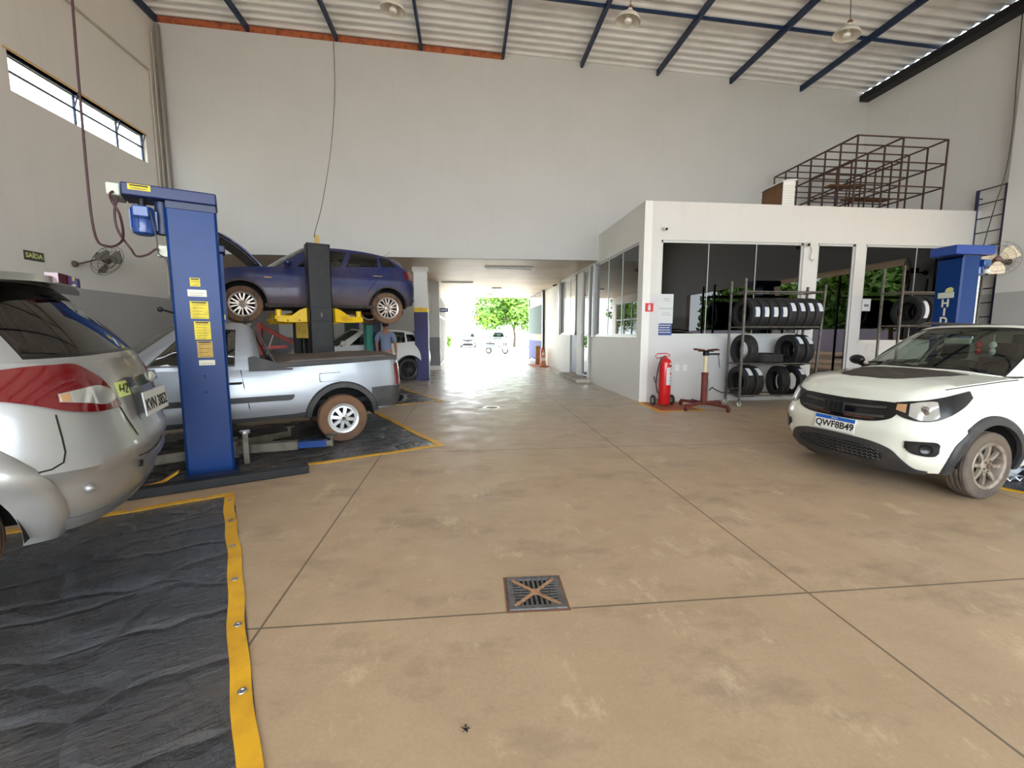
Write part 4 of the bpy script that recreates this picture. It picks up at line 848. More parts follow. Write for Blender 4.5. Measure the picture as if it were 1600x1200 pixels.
def sticker(root, x0, x1, z0, z1, mat, lines=0, head=True, y=-.002, name='sticker'):
    s = MB().prism([(x0, z0), (x1, z0), (x1, z1), (x0, z1)], (0, y, 0), (1, 0, 0), (0, 0, 1), .0015).build(name, mat, root)
    if lines:
        m = MB(); w = x1-x0
        if head: m.prism([(x0+w*.1, z1-.018), (x1-w*.1, z1-.018), (x1-w*.1, z1-.006), (x0+w*.1, z1-.006)], (0, y-.001, 0), (1, 0, 0), (0, 0, 1), .001)
        for k in range(lines):
            z = z1-.032-(z1-z0-.045)*k/max(lines-1, 1); m.prism([(x0+w*.12, z-.003), (x1-w*(.12+.1*(k % 3)), z-.003), (x1-w*(.12+.1*(k % 3)), z), (x0+w*.12, z)], (0, y-.001, 0), (1, 0, 0), (0, 0, 1), .0008)
        m.build('print', 'ink', s)
    return s
sticker(L1, -.06, .02, 1.86, 1.94, 'yellow_st', 2); sticker(L1, -.085, .065, 1.765, 1.83, 'white_st', 2, False)
sticker(L1, -.075, .07, 1.555, 1.72, 'yellow_st', 5); sticker(L1, -.055, .075, 1.355, 1.53, 'yellow_st', 6); sticker(L1, -.045, .08, 1.18, 1.34, 'faded_st', 4); sticker(L1, -.04, .09, 1.105, 1.155, 'white_st', 1, False)
sticker(L1, -.45, -.29, 2.675, 2.725, 'yellow_st', 2, y=-.032)
MB().span((-1.75, -.46, .0), (.83, -.34, .085)).build('foot_rail', 'black_steel', L1, bevel=.008)
MB().span((-.23, -.33, 0), (.23, .33, .025)).build('base_plate', 'lift_dark', L1, bevel=.004)
MB().span((-.09, .3, 0), (.09, 2.65, .03)).build('floor_cover', 'black_steel', L1, bevel=.006)
cg = MB().span((-.16, .06, .10), (.16, .42, .42)).build('carriage', 'grease', L1, bevel=.01)
arm(L1, (.18, .34), -14, 1.05, .16, ('grease', 'lift_blue', 'grease')); arm(L1, (-.18, .34), 190, .95, .16); arm(L1, (.16, .50), 30, .75, .17)
MB().bar((.30, .16, .03), (.30, .16, .36), .05).build('arm_stop', 'grease', L1); MB().cyl((.30, .16, .36), (.30, .16, .385), .05, n=16).build('stop_pad', 'steel', L1)
for y in (2.60,):
    arm(L1, (.18, y), -10, .95, .16); arm(L1, (-.18, y), 190, .95, .16); MB().span((-.16, 2.55, .10), (.16, 2.88, .42)).build('carriage', 'grease', L1, bevel=.01)
text('column_letters', 'H\nI\nD\nR\nO\nM\nA\nR', .10, 'exit_text', L1, (.135, 2.948-.28-.002, 1.35), (1, 0, 0), (0, 0, 1), .001, bold=.004)
for z in (.84, 1.0): MB().ball((-.0, -.004, z), .008, 6).build('bolt_head', 'black_steel', L1)
ys = tag(MB().slab([[V(-.62+.36*t, -.26+.10*t+.09*s-.05*math.sin(t*3), .02+.03*t+.16*max(0, t-.65)) for s in (0, 1)] for t in np.linspace(0, 1, 12)], (0, 0, .012)).build('warning_strap', 'strip'), 'yellow strap lying on the floor at the foot of the blue lift column', 'strap'); ys.location = (*O1, 0); ys.rotation_euler = (0, 0, rad(UA))

L2 = thing('two_post_lift', 'black two-post lift with yellow arms holding up the dusty blue hatchback', 'car lift', (*O2, 0), rad(UA))
for y0, f in ((0, 1), (2.75, -1)):
    cc = lift_column(L2, (.06, y0), f, 'black_steel', h=2.92, w=.34); s = f
    MB().span((-.13, y0, 2.90), (.25, y0+s*.3, 2.94)).build('top_cap', 'black_steel', L2, bevel=.006)
    MB().span((-.10, y0+s*.08, 1.30), (.22, y0+s*.34, 1.80)).build('carriage', 'yellow', L2, bevel=.01)
    MB().span((-.30, y0-.3, 0), (.42, y0+.3, .03)).build('base_plate', 'black_steel', L2)
    for sg in (1, -1):
        b = V(.06+sg*.20, y0+s*.30, 1.66); e = V(.06+sg*.74, y0+s*.58, 1.69) if sg > 0 else V(.06-.60, y0+s*.53, 1.69); kx = .8 if sg < 0 else .92
        a = MB().prism([(.0, -.05), (.24*kx, -.06), (.58*kx, -.045), (.58*kx, .04), (.32*kx, .05), (.10, .17), (0, .20)], b-V(0, s*.07, 0), (sg, s*.40, 0), (0, 0, 1), .13).build('arm', 'yellow', L2, bevel=.008)
        MB().bar(e-V(sg*.18, s*.08, 0), e+V(sg*.07, s*.03, 0), .09, .07).build('arm_extension', 'yellow', a, bevel=.004)
        MB().cyl(e+V(sg*.02, s*.01, -.03), e+V(sg*.02, s*.01, .14), .05, n=18).build('lift_pad', 'yellow', a)
        m_ = MB()
        for t in (.12, .3, .5): m_.ball(b+V(sg*t, s*t*.4-s*.075, -.02), .012, 6)
        m_.build('bolt_head', 'black_steel', a)
MB().span((-.11, -.012, 1.62), (.23, .0, 1.86)).build('cover_plate', 'black_steel', L2, bevel=.004); MB().box((.06, -.016, 1.73), (.02, .012, .07)).build('lock_handle', 'grease', L2)
MB().box((.06, .12, 2.98), (.07, .06, .10)).box((.06, .12, 3.06), (.06, .05, .08)).build('limit_switch', 'faded_st', L2, bevel=.008)
MB().span((-.02, .3, 0), (.14, 2.5, .03)).build('floor_cover', 'black_steel', L2)
L3 = thing('two_post_lift', 'teal and navy two-post lift standing in front of the white crossover', 'car lift', (*O3, 0), rad(UA))
for y0, f, m_ in ((0, 1, 'teal'), (2.75, -1, 'deep_green')):
    lift_column(L3, (0, y0), f, m_, h=1.78 if f > 0 else 1.9, w=.16); MB().span((.08, y0+.0, .03), (.30, y0+f*.28, 1.78 if f > 0 else 1.9)).build('carriage_guard', 'lift_dark', L3, bevel=.006)
    MB().span((-.25, y0-.2, 0), (.35, y0+.3, .03)).build('base_plate', 'lift_dark', L3)
# right-hand lift with white letters
L4 = thing('two_post_lift', 'blue lift column with vertical white letters, behind the white compact car', 'car lift', (7.66, 6.435, 0), 0)
n0 = len(bpy.data.objects)
lc = lift_column(L4, (0, 0), 1, 'lift_blue', h=2.60); lc.rotation_euler = (0, 0, -math.pi/2)
MB().span((-.18, -.235, 2.62), (.50, .17, 2.76)).build('top_housing', mt['lift_royal'], L4, bevel=.012)
MB().span((-.0, -.19, 2.58), (.28, .19, 2.64)).build('housing_neck', 'lift_dark', L4)
motor(L4, (.40, -.08, 2.45)); MB().cyl((.42, -.2, 2.34), (.42, -.2, 2.4), .05, n=16).build('motor_cap', 'light_grey', L4)
MB().tube([(.30, -.19, 2.3), (.305, -.19, .4)], .02).build('conduit', 'chrome', L4)
lp = MB().prism([(-.12, 1.97), (.12, 1.97), (.12, 2.06), (-.12, 2.06)], (-.006, 0, 0), (0, -1, 0), (0, 0, 1), .004).build('logo_plate', 'light_grey', L4)
MB().prism([(-.02, 2.065), (.10, 2.065), (.10, 2.12), (.06, 2.14), (.0, 2.12)], (-.006, 0, 0), (0, -1, 0), (0, 0, 1), .004).build('logo_car', 'exit_text', L4)
text('logo_print', 'Hidromar', .055, 'ink', lp, (-.008, 0, 2.015), (0, -1, 0), (0, 0, 1), .0006)
text('column_letters', 'H\nI\nD\nR\nO\nM\nA\nR', .165, 'white_st', L4, (-.004, 0, 1.395), (0, -1, 0), (0, 0, 1), .001, bold=.006)
MB().span((-.2, -.35, 0), (.4, .35, .03)).build('base_plate', 'lift_dark', L4); MB().span((.03, -.16, .1), (.33, .16, .4)).build('carriage', 'grease', L4)
MB().span((-.45, -1.0, 0), (-.34, 1.2, .08)).build('foot_rail', 'black_steel', L4)

# ------------------------------------------------------------------ floor mats with yellow hems
def tarp_mat():
    t = NT('black_vinyl_tarp'); v = t.coord(); b = t.b
    n = t.ramp(t.noise(v, 1.3, 5), .45, .72); t.link(t.mix(t.math('MULTIPLY', n, .6), lin((70, 71, 75)), lin((94, 87, 80))), b.inputs['Base Color'])
    t.link(t.ramp(t.noise(v, 3, 6), .35, .7, .20, .40), b.inputs['Roughness'])
    w1 = t.noise(t.coord((1.2, 3.2, 1)), 3.2, 7, .62); w2 = t.noise(t.coord((3.5, 1.2, 1)), 2.2, 6, .6)
    r1 = t.math('ABSOLUTE', t.math('SUBTRACT', w1, .5)); r2 = t.math('ABSOLUTE', t.math('SUBTRACT', w2, .5))
    h = t.math('ADD', t.math('MINIMUM', t.math('MULTIPLY', r1, 4.), .5), t.math('MINIMUM', t.math('MULTIPLY', r2, 4.), .5)); vo = t.node('ShaderNodeTexVoronoi', feature='DISTANCE_TO_EDGE'); vo.inputs['Scale'].default_value = 1.5
    dv = t.node('ShaderNodeVectorMath', operation='ADD'); nz = t.node('ShaderNodeTexNoise'); nz.inputs['Scale'].default_value = 1.1; nz.inputs['Detail'].default_value = 3; t.link(v, nz.inputs['Vector']); t.link(t.coord((1., 1.9, 1)), dv.inputs[0]); t.link(nz.outputs['Color'], dv.inputs[1]); t.link(dv.outputs[0], vo.inputs['Vector'])
    h = t.math('ADD', t.math('MULTIPLY', h, .5), t.math('MULTIPLY', t.math('MINIMUM', t.math('MULTIPLY', vo.outputs['Distance'], 9.), 1.), 1.)); t.bump(h, .6, .03); return t.m
mt['tarp'] = tarp_mat()
def wrinkle(seed):
    rng = np.random.default_rng(seed); fs = [(rng.uniform(.0, math.pi), rng.uniform(.5, 4), rng.uniform(0, 6), rng.uniform(.3, 1)) for _ in range(9)]
    def f(x, y):
        h = 0
        for a, k, p, A in fs:
            q = x*math.cos(a)+y*math.sin(a); r = -x*math.sin(a)+y*math.cos(a)
            h += A*math.exp(-((math.sin(q*k*1.3+p+.5*math.sin(r*1.7+p))+.72)/.16)**2)*(.5+.5*math.sin(r*1.9+p*2))
        return .018*h
    return f
def floor_mat_thing(label, o, ang, sx, sy, edges, seed, eyelets=True, n=150, group=None, name='floor_mat'):
    """o = far right corner; local x to the left (negative), local y towards the camera (negative)"""
    t = thing(name, label, 'floor mat', (o[0], o[1], 0), rad(ang), group); f = wrinkle(seed)
    def H(x, y):
        e = (min(-x, x+sx, -y, y+sy)-.085)/.3; return .004 + f(x, y)*min(1, max(0, e))
    nx, ny = int(n*sx/4), int(n*sy/4)
    g = [[V(-sx*i/nx, -sy*j/ny, H(-sx*i/nx, -sy*j/ny)) for j in range(ny+1)] for i in range(nx+1)]
    MB().slab(g, lambda i, j: V(0, 0, -g[i][j].z+.0005)).build('tarpaulin', 'tarp', t, smooth=60)
    W = .075; E = {'right': ((-W*.5, 0), (-W*.5, -sy)), 'far': ((0, -W*.45), (-sx, -W*.45)), 'near': ((0, -sy+W*.45), (-sx, -sy+W*.45)), 'left': ((-sx+W*.5, 0), (-sx+W*.5, -sy))}
    for e in edges:
        (x0, y0), (x1, y1) = E[e]; L = math.hypot(x1-x0, y1-y0); d = V((x1-x0)/L, (y1-y0)/L, 0); nn = V(-d.y, d.x, 0); k = int(L/.1)
        gg = [[V(x0, y0, 0)+d*(L*i/k)+nn*(s*W/2+.006*math.sin(i*.35+seed)+.004*math.sin(i*1.1)) + V(0, 0, .0085+.0015*math.sin(i*.9)) for s in (-1, 1)] for i in range(k+1)]
        h = MB().slab(gg, (0, 0, -.004)).build('yellow_hem', 'strip', t)
        if eyelets:
            q = .22
            while q < L:
                c = V(x0, y0, .011)+d*q; MB().lathe([(.008, 0), (.010, .003), (.016, .003), (.018, 0)], c, (0, 0, 1), 16, closed=True).lathe([(0, -.0005), (.009, -.0005), (.009, .0002), (0, .0002)], c, (0, 0, 1), 12).build('eyelet', 'steel', h); q += .48
    return t
floor_mat_thing('black mat with a yellow hem under the silver hatchback, front left', (-2.075, 4.04), 27.5, 3.6, 3.6, ('right', 'far'), 3)
floor_mat_thing('black mat with a yellow hem under the silver pickup', (-1.55, 7.95), 27.5, 3.6, 2.72, ('right', 'near'), 5, eyelets=False)
floor_mat_thing('black mat with a yellow hem under the raised blue car, near the pillar', (-1.68, 11.6), 27, 3.6, 2.65, ('right', 'near'), 8, eyelets=False)
mr = floor_mat_thing('black mat with a yellow hem behind the compact car wheel', (7.6, 4.9), 20, 3.1, 2.25, ('near', 'left'), 11, eyelets=False)
mt['banner'] = None
def banner_mat():
    t = NT('black_white_banner'); v = t.coord(); w = t.ramp(t.noise(t.coord((1.2, 4, 1)), 2.4, 3), .46, .50)
    t.link(t.mix(w, lin((40, 40, 50)), lin((228, 232, 236))), t.b.inputs['Base Color']); t.b.inputs['Roughness'].default_value = .35; return t.m
mt['banner'] = banner_mat()
G = [[V(4.72+.9*i/20+.0, 3.42+.9*j/16+.25*i/20, .02+.045*abs(math.sin(i*.8+j*.25))+.02*math.sin(j*.9+i*.3)) for j in range(17)] for i in range(21)]
tag(MB().slab(G, (0, 0, -.012)).build('banner_cloth', 'banner', smooth=60), 'crumpled black and white printed sheet on the mat behind the front wheel', 'banner')

# ------------------------------------------------------------------ floor drain
dr = thing('drain_grate', 'square cast iron drain grate with radiating slots set in the concrete floor', 'drain grate', (.36, 2.25, 0), rad(-1.5))
MB().span((-.165, -.165, .0015), (.165, .165, .003)).build('rust_surround', 'rust_stain' if 'rust_stain' in mt else 'rust', dr, smooth=0)
w = MB(); q = [(-1, -1), (1, -1), (1, 1), (-1, 1)]
w.add([(x*o, y*o, z) for z in (.002, .012) for o in (.15, .118) for x, y in q], [(i, (i+1) % 4, 8+(i+1) % 4, 8+i) for i in range(4)] + [(4+i, 12+i, 12+(i+1) % 4, 4+(i+1) % 4) for i in range(4)] + [(8+i, 8+(i+1) % 4, 12+(i+1) % 4, 12+i) for i in range(4)] + [(i, 4+i, 4+(i+1) % 4, (i+1) % 4) for i in range(4)])
w.build('rim', 'cast_iron' if 'cast_iron' in mt else 'grease', dr, bevel=.002)
s = MB()
for a in (0, 90, 180, 270):
    ca, sa = math.cos(rad(a)), math.sin(rad(a))
    for k in range(-4, 5):
        x = k*.0265; y0 = abs(x)+.012; p = [(x, y0), (x, .122)]
        if y0 < .115: q = [(ca*X-sa*Y, sa*X+ca*Y, .0075) for X, Y in p]; s.bar(q[0], q[1], .011, .005)
s.build('slot_bar', 'cast_iron' if 'cast_iron' in mt else 'grease', dr); 
s = MB().bar((-.12, -.12, .0085), (.12, .12, .0085), .016, .009).bar((-.12, .12, .0085), (.12, -.12, .0085), .016, .009).cyl((0, 0, .004), (0, 0, .0135), .024, n=16); s.build('diagonal_rib', mt['rib_rust'], dr)
MB().span((-.125, -.125, .0032), (.125, .125, .0036)).build('sump', 'dark', dr, smooth=0)
cp = thing('inspection_plate', 'small round steel cap in the floor, far along the passage', 'plate', (.47, 8.32, 0)); MB().lathe([(0, .001), (.12, .001), (.125, .004), (.10, .008), (0, .008)], (0, 0, 0), (0, 0, 1), 32).build('lid', 'grease', cp); MB().lathe([(.125, .001), (.17, .001), (.17, .003), (.125, .005)], (0, 0, 0), (0, 0, 1), 32).build('ring', 'steel', cp)
lf = MB()
for k in range(5):
    a = k*1.3; lf.add([V(0, 0, .004), V(.02*math.cos(a), .02*math.sin(a), .010), V(.012*math.cos(a+.5), .014*math.sin(a+.5), .012), V(.004, .003, .009)], [(0, 1, 2, 3)])
lf = lf.build('dry_leaf', 'ink'); lf.location = (-.02, 1.44, 0); tag(lf, 'tiny dark dry leaf alone on the concrete floor in the foreground', 'leaf')
# ------------------------------------------------------------------ tyre racks
def rack(name, label, x0, x1, y0, y1, shelves, top, cast=True):
    t = thing(name, label, 'tyre rack', (x0, y0, 0)); L, D = x1-x0, y1-y0; zb = .10 if cast else 0
    for x, sl in ((0, 0), (L, .10)):
        for y in (0, D):
            MB().bar((x-(0 if x == 0 else .0), y, zb), (x+sl*(1 if x else 0)+(.05 if x == 0 else 0)*0, y, top-(0 if x == 0 else .1)), .035).build('post', 'rack', t, smooth=0)
            if cast:
                k = MB().box((x, y, zb-.015), (.05, .05, .02)).box((x, y-.016, .06), (.03, .004, .07)).box((x, y+.016, .06), (.03, .004, .07)).build('caster', 'rack', t, smooth=0)
                MB().lathe([(0, -.011), (.04, -.011), (.042, 0), (.04, .011), (0, .011)], (x, y, .0425), (0, 1, 0), 20).build('caster_wheel', 'light_grey', k)
    for z in shelves:
        f = z/top; e = L+.10*f
        for y in (0, D): MB().tube([(0, y+(.02 if y == 0 else -.02), z), (e, y+(.02 if y == 0 else -.02), z)], .016).build('shelf_rail', 'rack', t)
        for x in (0, e): MB().tube([(x, 0, z), (x, D, z)], .014).build('end_rail', 'rack', t)
    return t
rack('tyre_rack', 'grey steel tyre rack on casters full of black tyres, in front of the office window', 5.27, 6.81, 8.0, 8.45, (.20, .82, 1.53, 2.20), 2.44)
rack('tyre_rack', 'grey steel tyre rack behind the compact car, beside the blue lift column', 8.55, 10.2, 8.0, 8.42, (.20, .85, 1.56, 2.22), 2.72, cast=False)
def tyre(x, z, label, lab=None, y=8.225, yaw=0., r=.31, w=.176, flat=False, group='new tyres on the tyre rack', mat='rubber', grad=0):
    o = make_tire(None, r, w, r*.62, mat, 'tyre'); tag(o, label, 'tyre', group)
    o.location = (x, y, z); o.rotation_euler = (math.pi/2, 0, .3) if flat else (0, 0, -math.pi/2+yaw)
    if lab is not None:                                      # paper label wrapped over the tread (local axis y; front of the rack is local +x)
        a0, a1 = lab; G = [[V((r+.002)*math.cos(a), yy, (r+.002)*math.sin(a)) for yy in np.linspace(-.055, .055, 4)] for a in np.linspace(rad(a0), rad(a1), 10)]
        MB().slab(G, lambda i, j: V(-.003*math.cos(rad(a0)), 0, -.003*math.sin(rad(a0)))).build('paper_label', 'paper', o)
        G = [[V((r+.0035)*math.cos(a), yy, (r+.0035)*math.sin(a)) for yy in (-.057, -.038)] for a in np.linspace(rad(a0), rad(a1), 10)]
        MB().slab(G, lambda i, j: V(-.003*math.cos(rad(a0)), 0, -.003*math.sin(rad(a0)))).build('label_edge', 'sign_blue', o)
    return o
ORD = ('leftmost', 'second from the left', 'third from the left', 'fourth from the left', 'fifth from the left', 'sixth from the left', 'seventh from the left', 'rightmost')
for k in range(8):
    tyre(5.45+.185*k, 1.53+.257, f'{ORD[k]} of eight labelled tyres on the top shelf', (-12, 22) if k < 4 else (8, 40), yaw=.12)
tyre(5.46, .82+.257, 'unlabelled tyre standing alone at the left end of the middle shelf', None, yaw=.10)
tyre(5.92, .82+.11, 'black tyre lying flat in the middle of the middle shelf', None, flat=True)
tyre(6.42, .82+.257, 'labelled tyre on the middle shelf, standing next to the flat tyre', (25, 58), yaw=.10); tyre(6.62, .82+.257, 'labelled tyre at the right end of the middle shelf', (25, 58), yaw=.10)
tyre(5.42, .20+.257, 'labelled tyre at the left end of the bottom shelf', (28, 62), yaw=.10); tyre(5.62, .20+.257, 'labelled tyre on the bottom shelf, second from its left end', (28, 62), yaw=.10)
tyre(6.22, .20+.257, 'unlabelled leaning tyre on the bottom shelf, third from its left end', None, yaw=-.12); tyre(6.52, .20+.257, 'labelled tyre at the right end of the bottom shelf', (30, 55), yaw=.08)
for k, (x, l) in enumerate(((8.98, 'black tyre with a white label on the rack behind the compact car, left one'), (9.22, 'black tyre with a white label on the rack behind the compact car, middle one'), (9.46, 'black tyre on the rack behind the compact car, partly behind the blue column'))):
    tyre(x, 1.56+.283, l, (-25, 38), y=8.21, yaw=.10, r=.32, w=.2, group='tyres on the right rack')
# ------------------------------------------------------------------ transmission jack, extinguishers
j = thing('transmission_jack', 'rusty red pedestal jack with a pale shaft and saddle plate beside the tyre rack', 'jack', (4.42, 7.78, 0), .1)
MB().box((0, 0, .115), (.16, .16, .07)).build('base_block', 'rust', j, bevel=.01)
for a in (20, 110, 200, 290):
    d = V(math.cos(rad(a)), math.sin(rad(a)), 0); L = .50; l = MB().bar(d*.05+V(0, 0, .115), d*L+V(0, 0, .10), .065, .05).build('leg', 'rust_red', j, bevel=.005)
    k = MB().box(d*L+V(0, 0, .075), (.06, .05, .02)).box(d*L+V(0, .022, .05), (.03, .005, .06)).box(d*L+V(0, -.022, .05), (.03, .005, .06)).build('caster', 'rust_red', l); MB().lathe([(0, -.016), (.034, -.016), (.037, 0), (.034, .016), (0, .016)], d*L+V(0, 0, .037), (0, 1, 0), 18).build('caster_wheel', 'black_steel' if a in (200, 110) else 'rust_red', l)
MB().cyl((0, 0, .13), (0, 0, .66), .058, n=24).lathe([(.058, .64), (.064, .65), (.064, .68), (.035, .69)], (0, 0, 0), (0, 0, 1), 24).build('cylinder', 'rust_red', j)
MB().cyl((0, 0, .66), (0, 0, 1.02), .034, n=20).build('shaft', 'ivory' if 'ivory' in mt else 'white_st', j)
sd = MB().cyl((0, 0, 1.0), (0, 0, 1.07), .055, n=16).box((0, 0, 1.085), (.20, .20, .02), rz=.4).build('saddle', 'black_steel', j)
for a in (15, 100, 195, 280): d = V(math.cos(rad(a)), math.sin(rad(a)), 0); MB().bar(d*.06+V(0, 0, 1.10), d*.29+V(0, 0, 1.115), .06, .022).build('saddle_arm', 'rust', sd, bevel=.003)
MB().bar((.0, -.05, 1.03), (.22, -.08, 1.03), .035).build('locking_arm', 'black_steel', sd); MB().tube([(.2, -.08, 1.02), (.21, -.09, .93), (.23, -.08, .84), (.24, -.09, .78)], .006).build('chain', 'black_steel', sd)
MB().cyl((.09, 0, .13), (.09, 0, .55), .008, n=8).build('pump_rod', 'steel', j); MB().bar((-.09, 0, .15), (-.18, .12, .17), .03, .015).build('foot_pedal', 'black_steel', j)
tag(MB().tube([(4.52, 7.80, .34), (4.60, 7.82, .40), (4.72, 7.9, .34), (4.90, 7.95, .27), (5.08, 7.98, .36), (5.25, 8.0, .35)], .011).build('air_hose', 'plastic'), 'thin black hose strung from the rusty jack to the tyre rack', 'hose')
e = thing('fire_extinguisher', 'tall red wheeled fire extinguisher with a white label, at the office corner', 'fire extinguisher', (3.84, 8.2, 0))
MB().lathe([(0, .035), (.105, .035), (.115, .05), (.115, .84), (.108, .875), (.08, .91), (.04, .93), (.035, .95), (0, .95)], (0, 0, 0), (0, 0, 1), 32).build('cylinder', 'red', e)
G = [[V(.1165*math.cos(a), .1165*math.sin(a), z) for z in np.linspace(.42, .76, 8)] for a in np.linspace(rad(-100), rad(-10), 16)]; lb = MB().slab(G, lambda i, j: V(0, 0, 0)-V(G[i][j].x, G[i][j].y, 0)*.015).build('label', 'paper', e)
for z0, z1, m in ((.78, .80, 'ink'), (.81, .85, 'paper'), (.62, .65, 'sign_red'), (.56, .567, 'ink'), (.50, .506, 'ink')):
    G = [[V(.1178*math.cos(a), .1178*math.sin(a), z) for z in (z0, z1)] for a in np.linspace(rad(-70), rad(-15), 10)]; MB().slab(G, lambda i, j: V(G[i][j].x, G[i][j].y, 0)*-.015).build('label_strip', m, lb)
MB().cyl((0, 0, .94), (0, 0, .985), .025, n=12).tube([(-.16, 0, 1.02), (-.21, 0, .98), (-.17, 0, .93), (-.05, 0, .955)], .009).tube([(-.16, 0, 1.02), (.02, 0, 1.025), (.09, 0, .99), (.05, 0, .95)], .009).build('valve', 'sign_red', e)
MB().tube([(0, 0, .97), (-.09, -.02, .94), (-.135, -.02, .80), (-.17, -.02, .60), (-.18, -.02, .42), (-.15, -.02, .28), (-.115, -.01, .24)], .016).tube([(-.18, -.02, .44), (-.21, -.02, .50), (-.225, -.02, .58)], .012).build('hose', 'plastic', e)
MB().cyl((-.21, .07, .11), (.21, .07, .11), .01, n=8).build('axle', 'black_steel', e)
for sg in (-1, 1): w = MB().lathe([(.05, -.02), (.095, -.022), (.105, 0), (.095, .022), (.05, .02)], (sg*.19, .07, .106), (1, 0, 0), 28, closed=True).build('wheel', 'rubber', e); MB().lathe([(0, -.012), (.062, -.012), (.062, .012), (0, .012)], (sg*.19, .07, .106), (1, 0, 0), 24).build('wheel_disc', 'light_grey', w)
fm_ = thing('floor_marking', 'red painted square with a yellow border under the wheeled extinguisher', 'floor marking', (3.45, 7.55, 0))
MB().span((0, 0, .0006), (.95, 1.14, .0016)).build('yellow_border', 'strip', fm_, smooth=0); MB().span((.10, .11, .001), (.85, 1.04, .0024)).build('red_field', mt['faded_red'], fm_, smooth=0)
s = thing('fire_sign', 'small red extinguisher sign on the grey office corner', 'sign', (3.69, YF-.006, 1.93)); MB().box((0, 0, 0), (.17, .008, .17)).build('plate', 'sign_red', s, bevel=.004)
MB().prism([(-.028, -.06), (.022, -.06), (.022, .025), (.005, .045), (.03, .06), (-.02, .062), (-.01, .045), (-.028, .025)], (0, -.005, 0), (1, 0, 0), (0, 0, 1), .002).build('symbol', 'paper', s)
n = thing('notice', 'white paper notice above a blue notice on the office window', 'notice', (4.06, YF+.015, 1.4)); MB().span((-.16, -.006, .21), (.14, 0, .80)).build('sheet', 'paper', n, smooth=0)
MB().box((-.01, -.008, .51), (.3, .003, .012)).box((-.0, -.008, .70), (.12, .002, .012)).box((0, -.008, .66), (.16, .002, .008)).box((0, -.008, .42), (.16, .002, .008)).box((0, -.008, .38), (.2, .002, .008)).build('print', 'conduit', n, smooth=0)
n = thing('notice', 'blue notice with rows of white lettering at the bottom of the office window', 'notice', (4.05, YF+.015, 1.4)); MB().span((-.17, -.006, -.03), (.14, 0, .205)).build('sheet', 'sign_blue', n, smooth=0)
for k in range(4): MB().prism([(-.14+.01*(k % 2), 0), (.115-.012*((k*2) % 3), 0), (.115-.012*((k*2) % 3), .016), (.02, .016), (.012, .010), (-.01, .016), (-.14+.01*(k % 2), .016)], (0, -.0062, .165-.048*k), (1, 0, 0), (0, 0, 1), .0025).build('text_line', 'paper', n, smooth=0)
n = thing('notice', 'small white notice on the right office window by the white post', 'notice', (8.5, YF+.015, 2.0)); MB().span((-.1, -.006, -.12), (.1, 0, .14)).build('sheet', 'paper', n, smooth=0); MB().box((0, -.008, 0), (.1, .003, .05)).build('print', 'conduit', n)
for x, q in ((4.33, 'left'), (4.50, 'right')):
    s = thing('wall_socket', f'white wall socket on the office wall behind the jack, {q} one of the pair', 'socket', (x, YF-.006, .70)); MB().box((0, 0, 0), (.09, .014, .12)).build('plate', 'white_pl', s, bevel=.004); MB().box((0, -.008, .0), (.035, .004, .045)).build('insert', 'light_grey', s)
def camera_thing(loc, d, label, mat='white_pl'):
    t = thing('security_camera', label, 'camera', loc); d = V(d).normalized(); MB().lathe([(0, 0), (.035, 0), (.035, .015), (.02, .03), (0, .03)], (0, 0, 0), (0, -1, 0) if abs(loc[1]-YF) < .2 else (-1, 0, 0), 16).build('mount', mat, t)
    p = V(0, -.08, -.02) if abs(loc[1]-YF) < .2 else V(-.08, 0, -.02); MB().cyl(p-d*.05, p+d*.07, .032, n=16).build('body', mat, t); MB().cyl(p+d*.07, p+d*.076, .026, n=16).build('lens', 'trim', t); return t
camera_thing((3.92, YF-.001, 3.48), (.1, -1, -.35), 'white security camera above the left corner of the office window')
camera_thing((7.02, YF-.001, 3.24), (-.8, -.7, -.3), 'security camera on the white post between the office window and glass door', 'light_grey')
camera_thing((XO-.001, 17.3, 3.28), (-.7, -.6, -.3), 'dark security camera high on the passage wall', 'plastic')
tag(MB().tube([(7.08, YF-.02, 3.22), (7.12, YF-.03, 3.1), (7.09, YF-.03, 2.95), (7.14, YF-.04, 2.90), (7.18, YF-.03, 2.93)], .008).build('loose_cable', 'conduit'), 'short loose cable hanging below the camera on the white post', 'cable')
# ------------------------------------------------------------------ on the office roof
cgx0, cgx1, cgy0, cgy1 = 8.10, 10.18, 8.85, 11.35; zs = (4.02, 4.50, 4.98, 5.47)
t = thing('steel_cage', 'rusty open steel rack frame standing on the office roof against the wall', 'steel frame', (cgx0, cgy0, 3.99)); W, D = cgx1-cgx0, cgy1-cgy0
for z in zs:
    z -= 3.99
    for x in (0, W/2, W): MB().bar((x, 0, z), (x, D, z), .028).build('long_bar', 'frame_rust', t, smooth=0)
    for k in range(7):
        if k in (0, 3, 6) or z > .2: MB().bar((0, D*k/6, z), (W, D*k/6, z), .022).build('cross_bar', 'frame_rust', t, smooth=0)
for x in (0, W/2, W):
    for k in range(7): MB().bar((x, D*k/6, 0), (x, D*k/6, zs[-1]-3.99), .026).build('upright', 'frame_rust', t, smooth=0)
MB().box((W*.55, D*.62, 1.0-.02), (.9, .25, .03)).build('plank', 'wood_dark', t); MB().box((W*.6, D*.4, .52), (1.1, .25, .03)).build('plank', 'wood_dark', t)
t = thing('air_conditioner', 'boxed air conditioner with a brown plywood side on the office roof', 'air conditioner', (6.68, 9.23, 3.98)); MB().span((-.12, -.32, 0), (.12, .34, .52)).build('plywood_box', 'wood_dark', t, smooth=0)
MB().span((-.125, -.335, .0), (.135, -.315, .56)).build('front_grille', 'white_pl', t, bevel=.004)
m = MB()
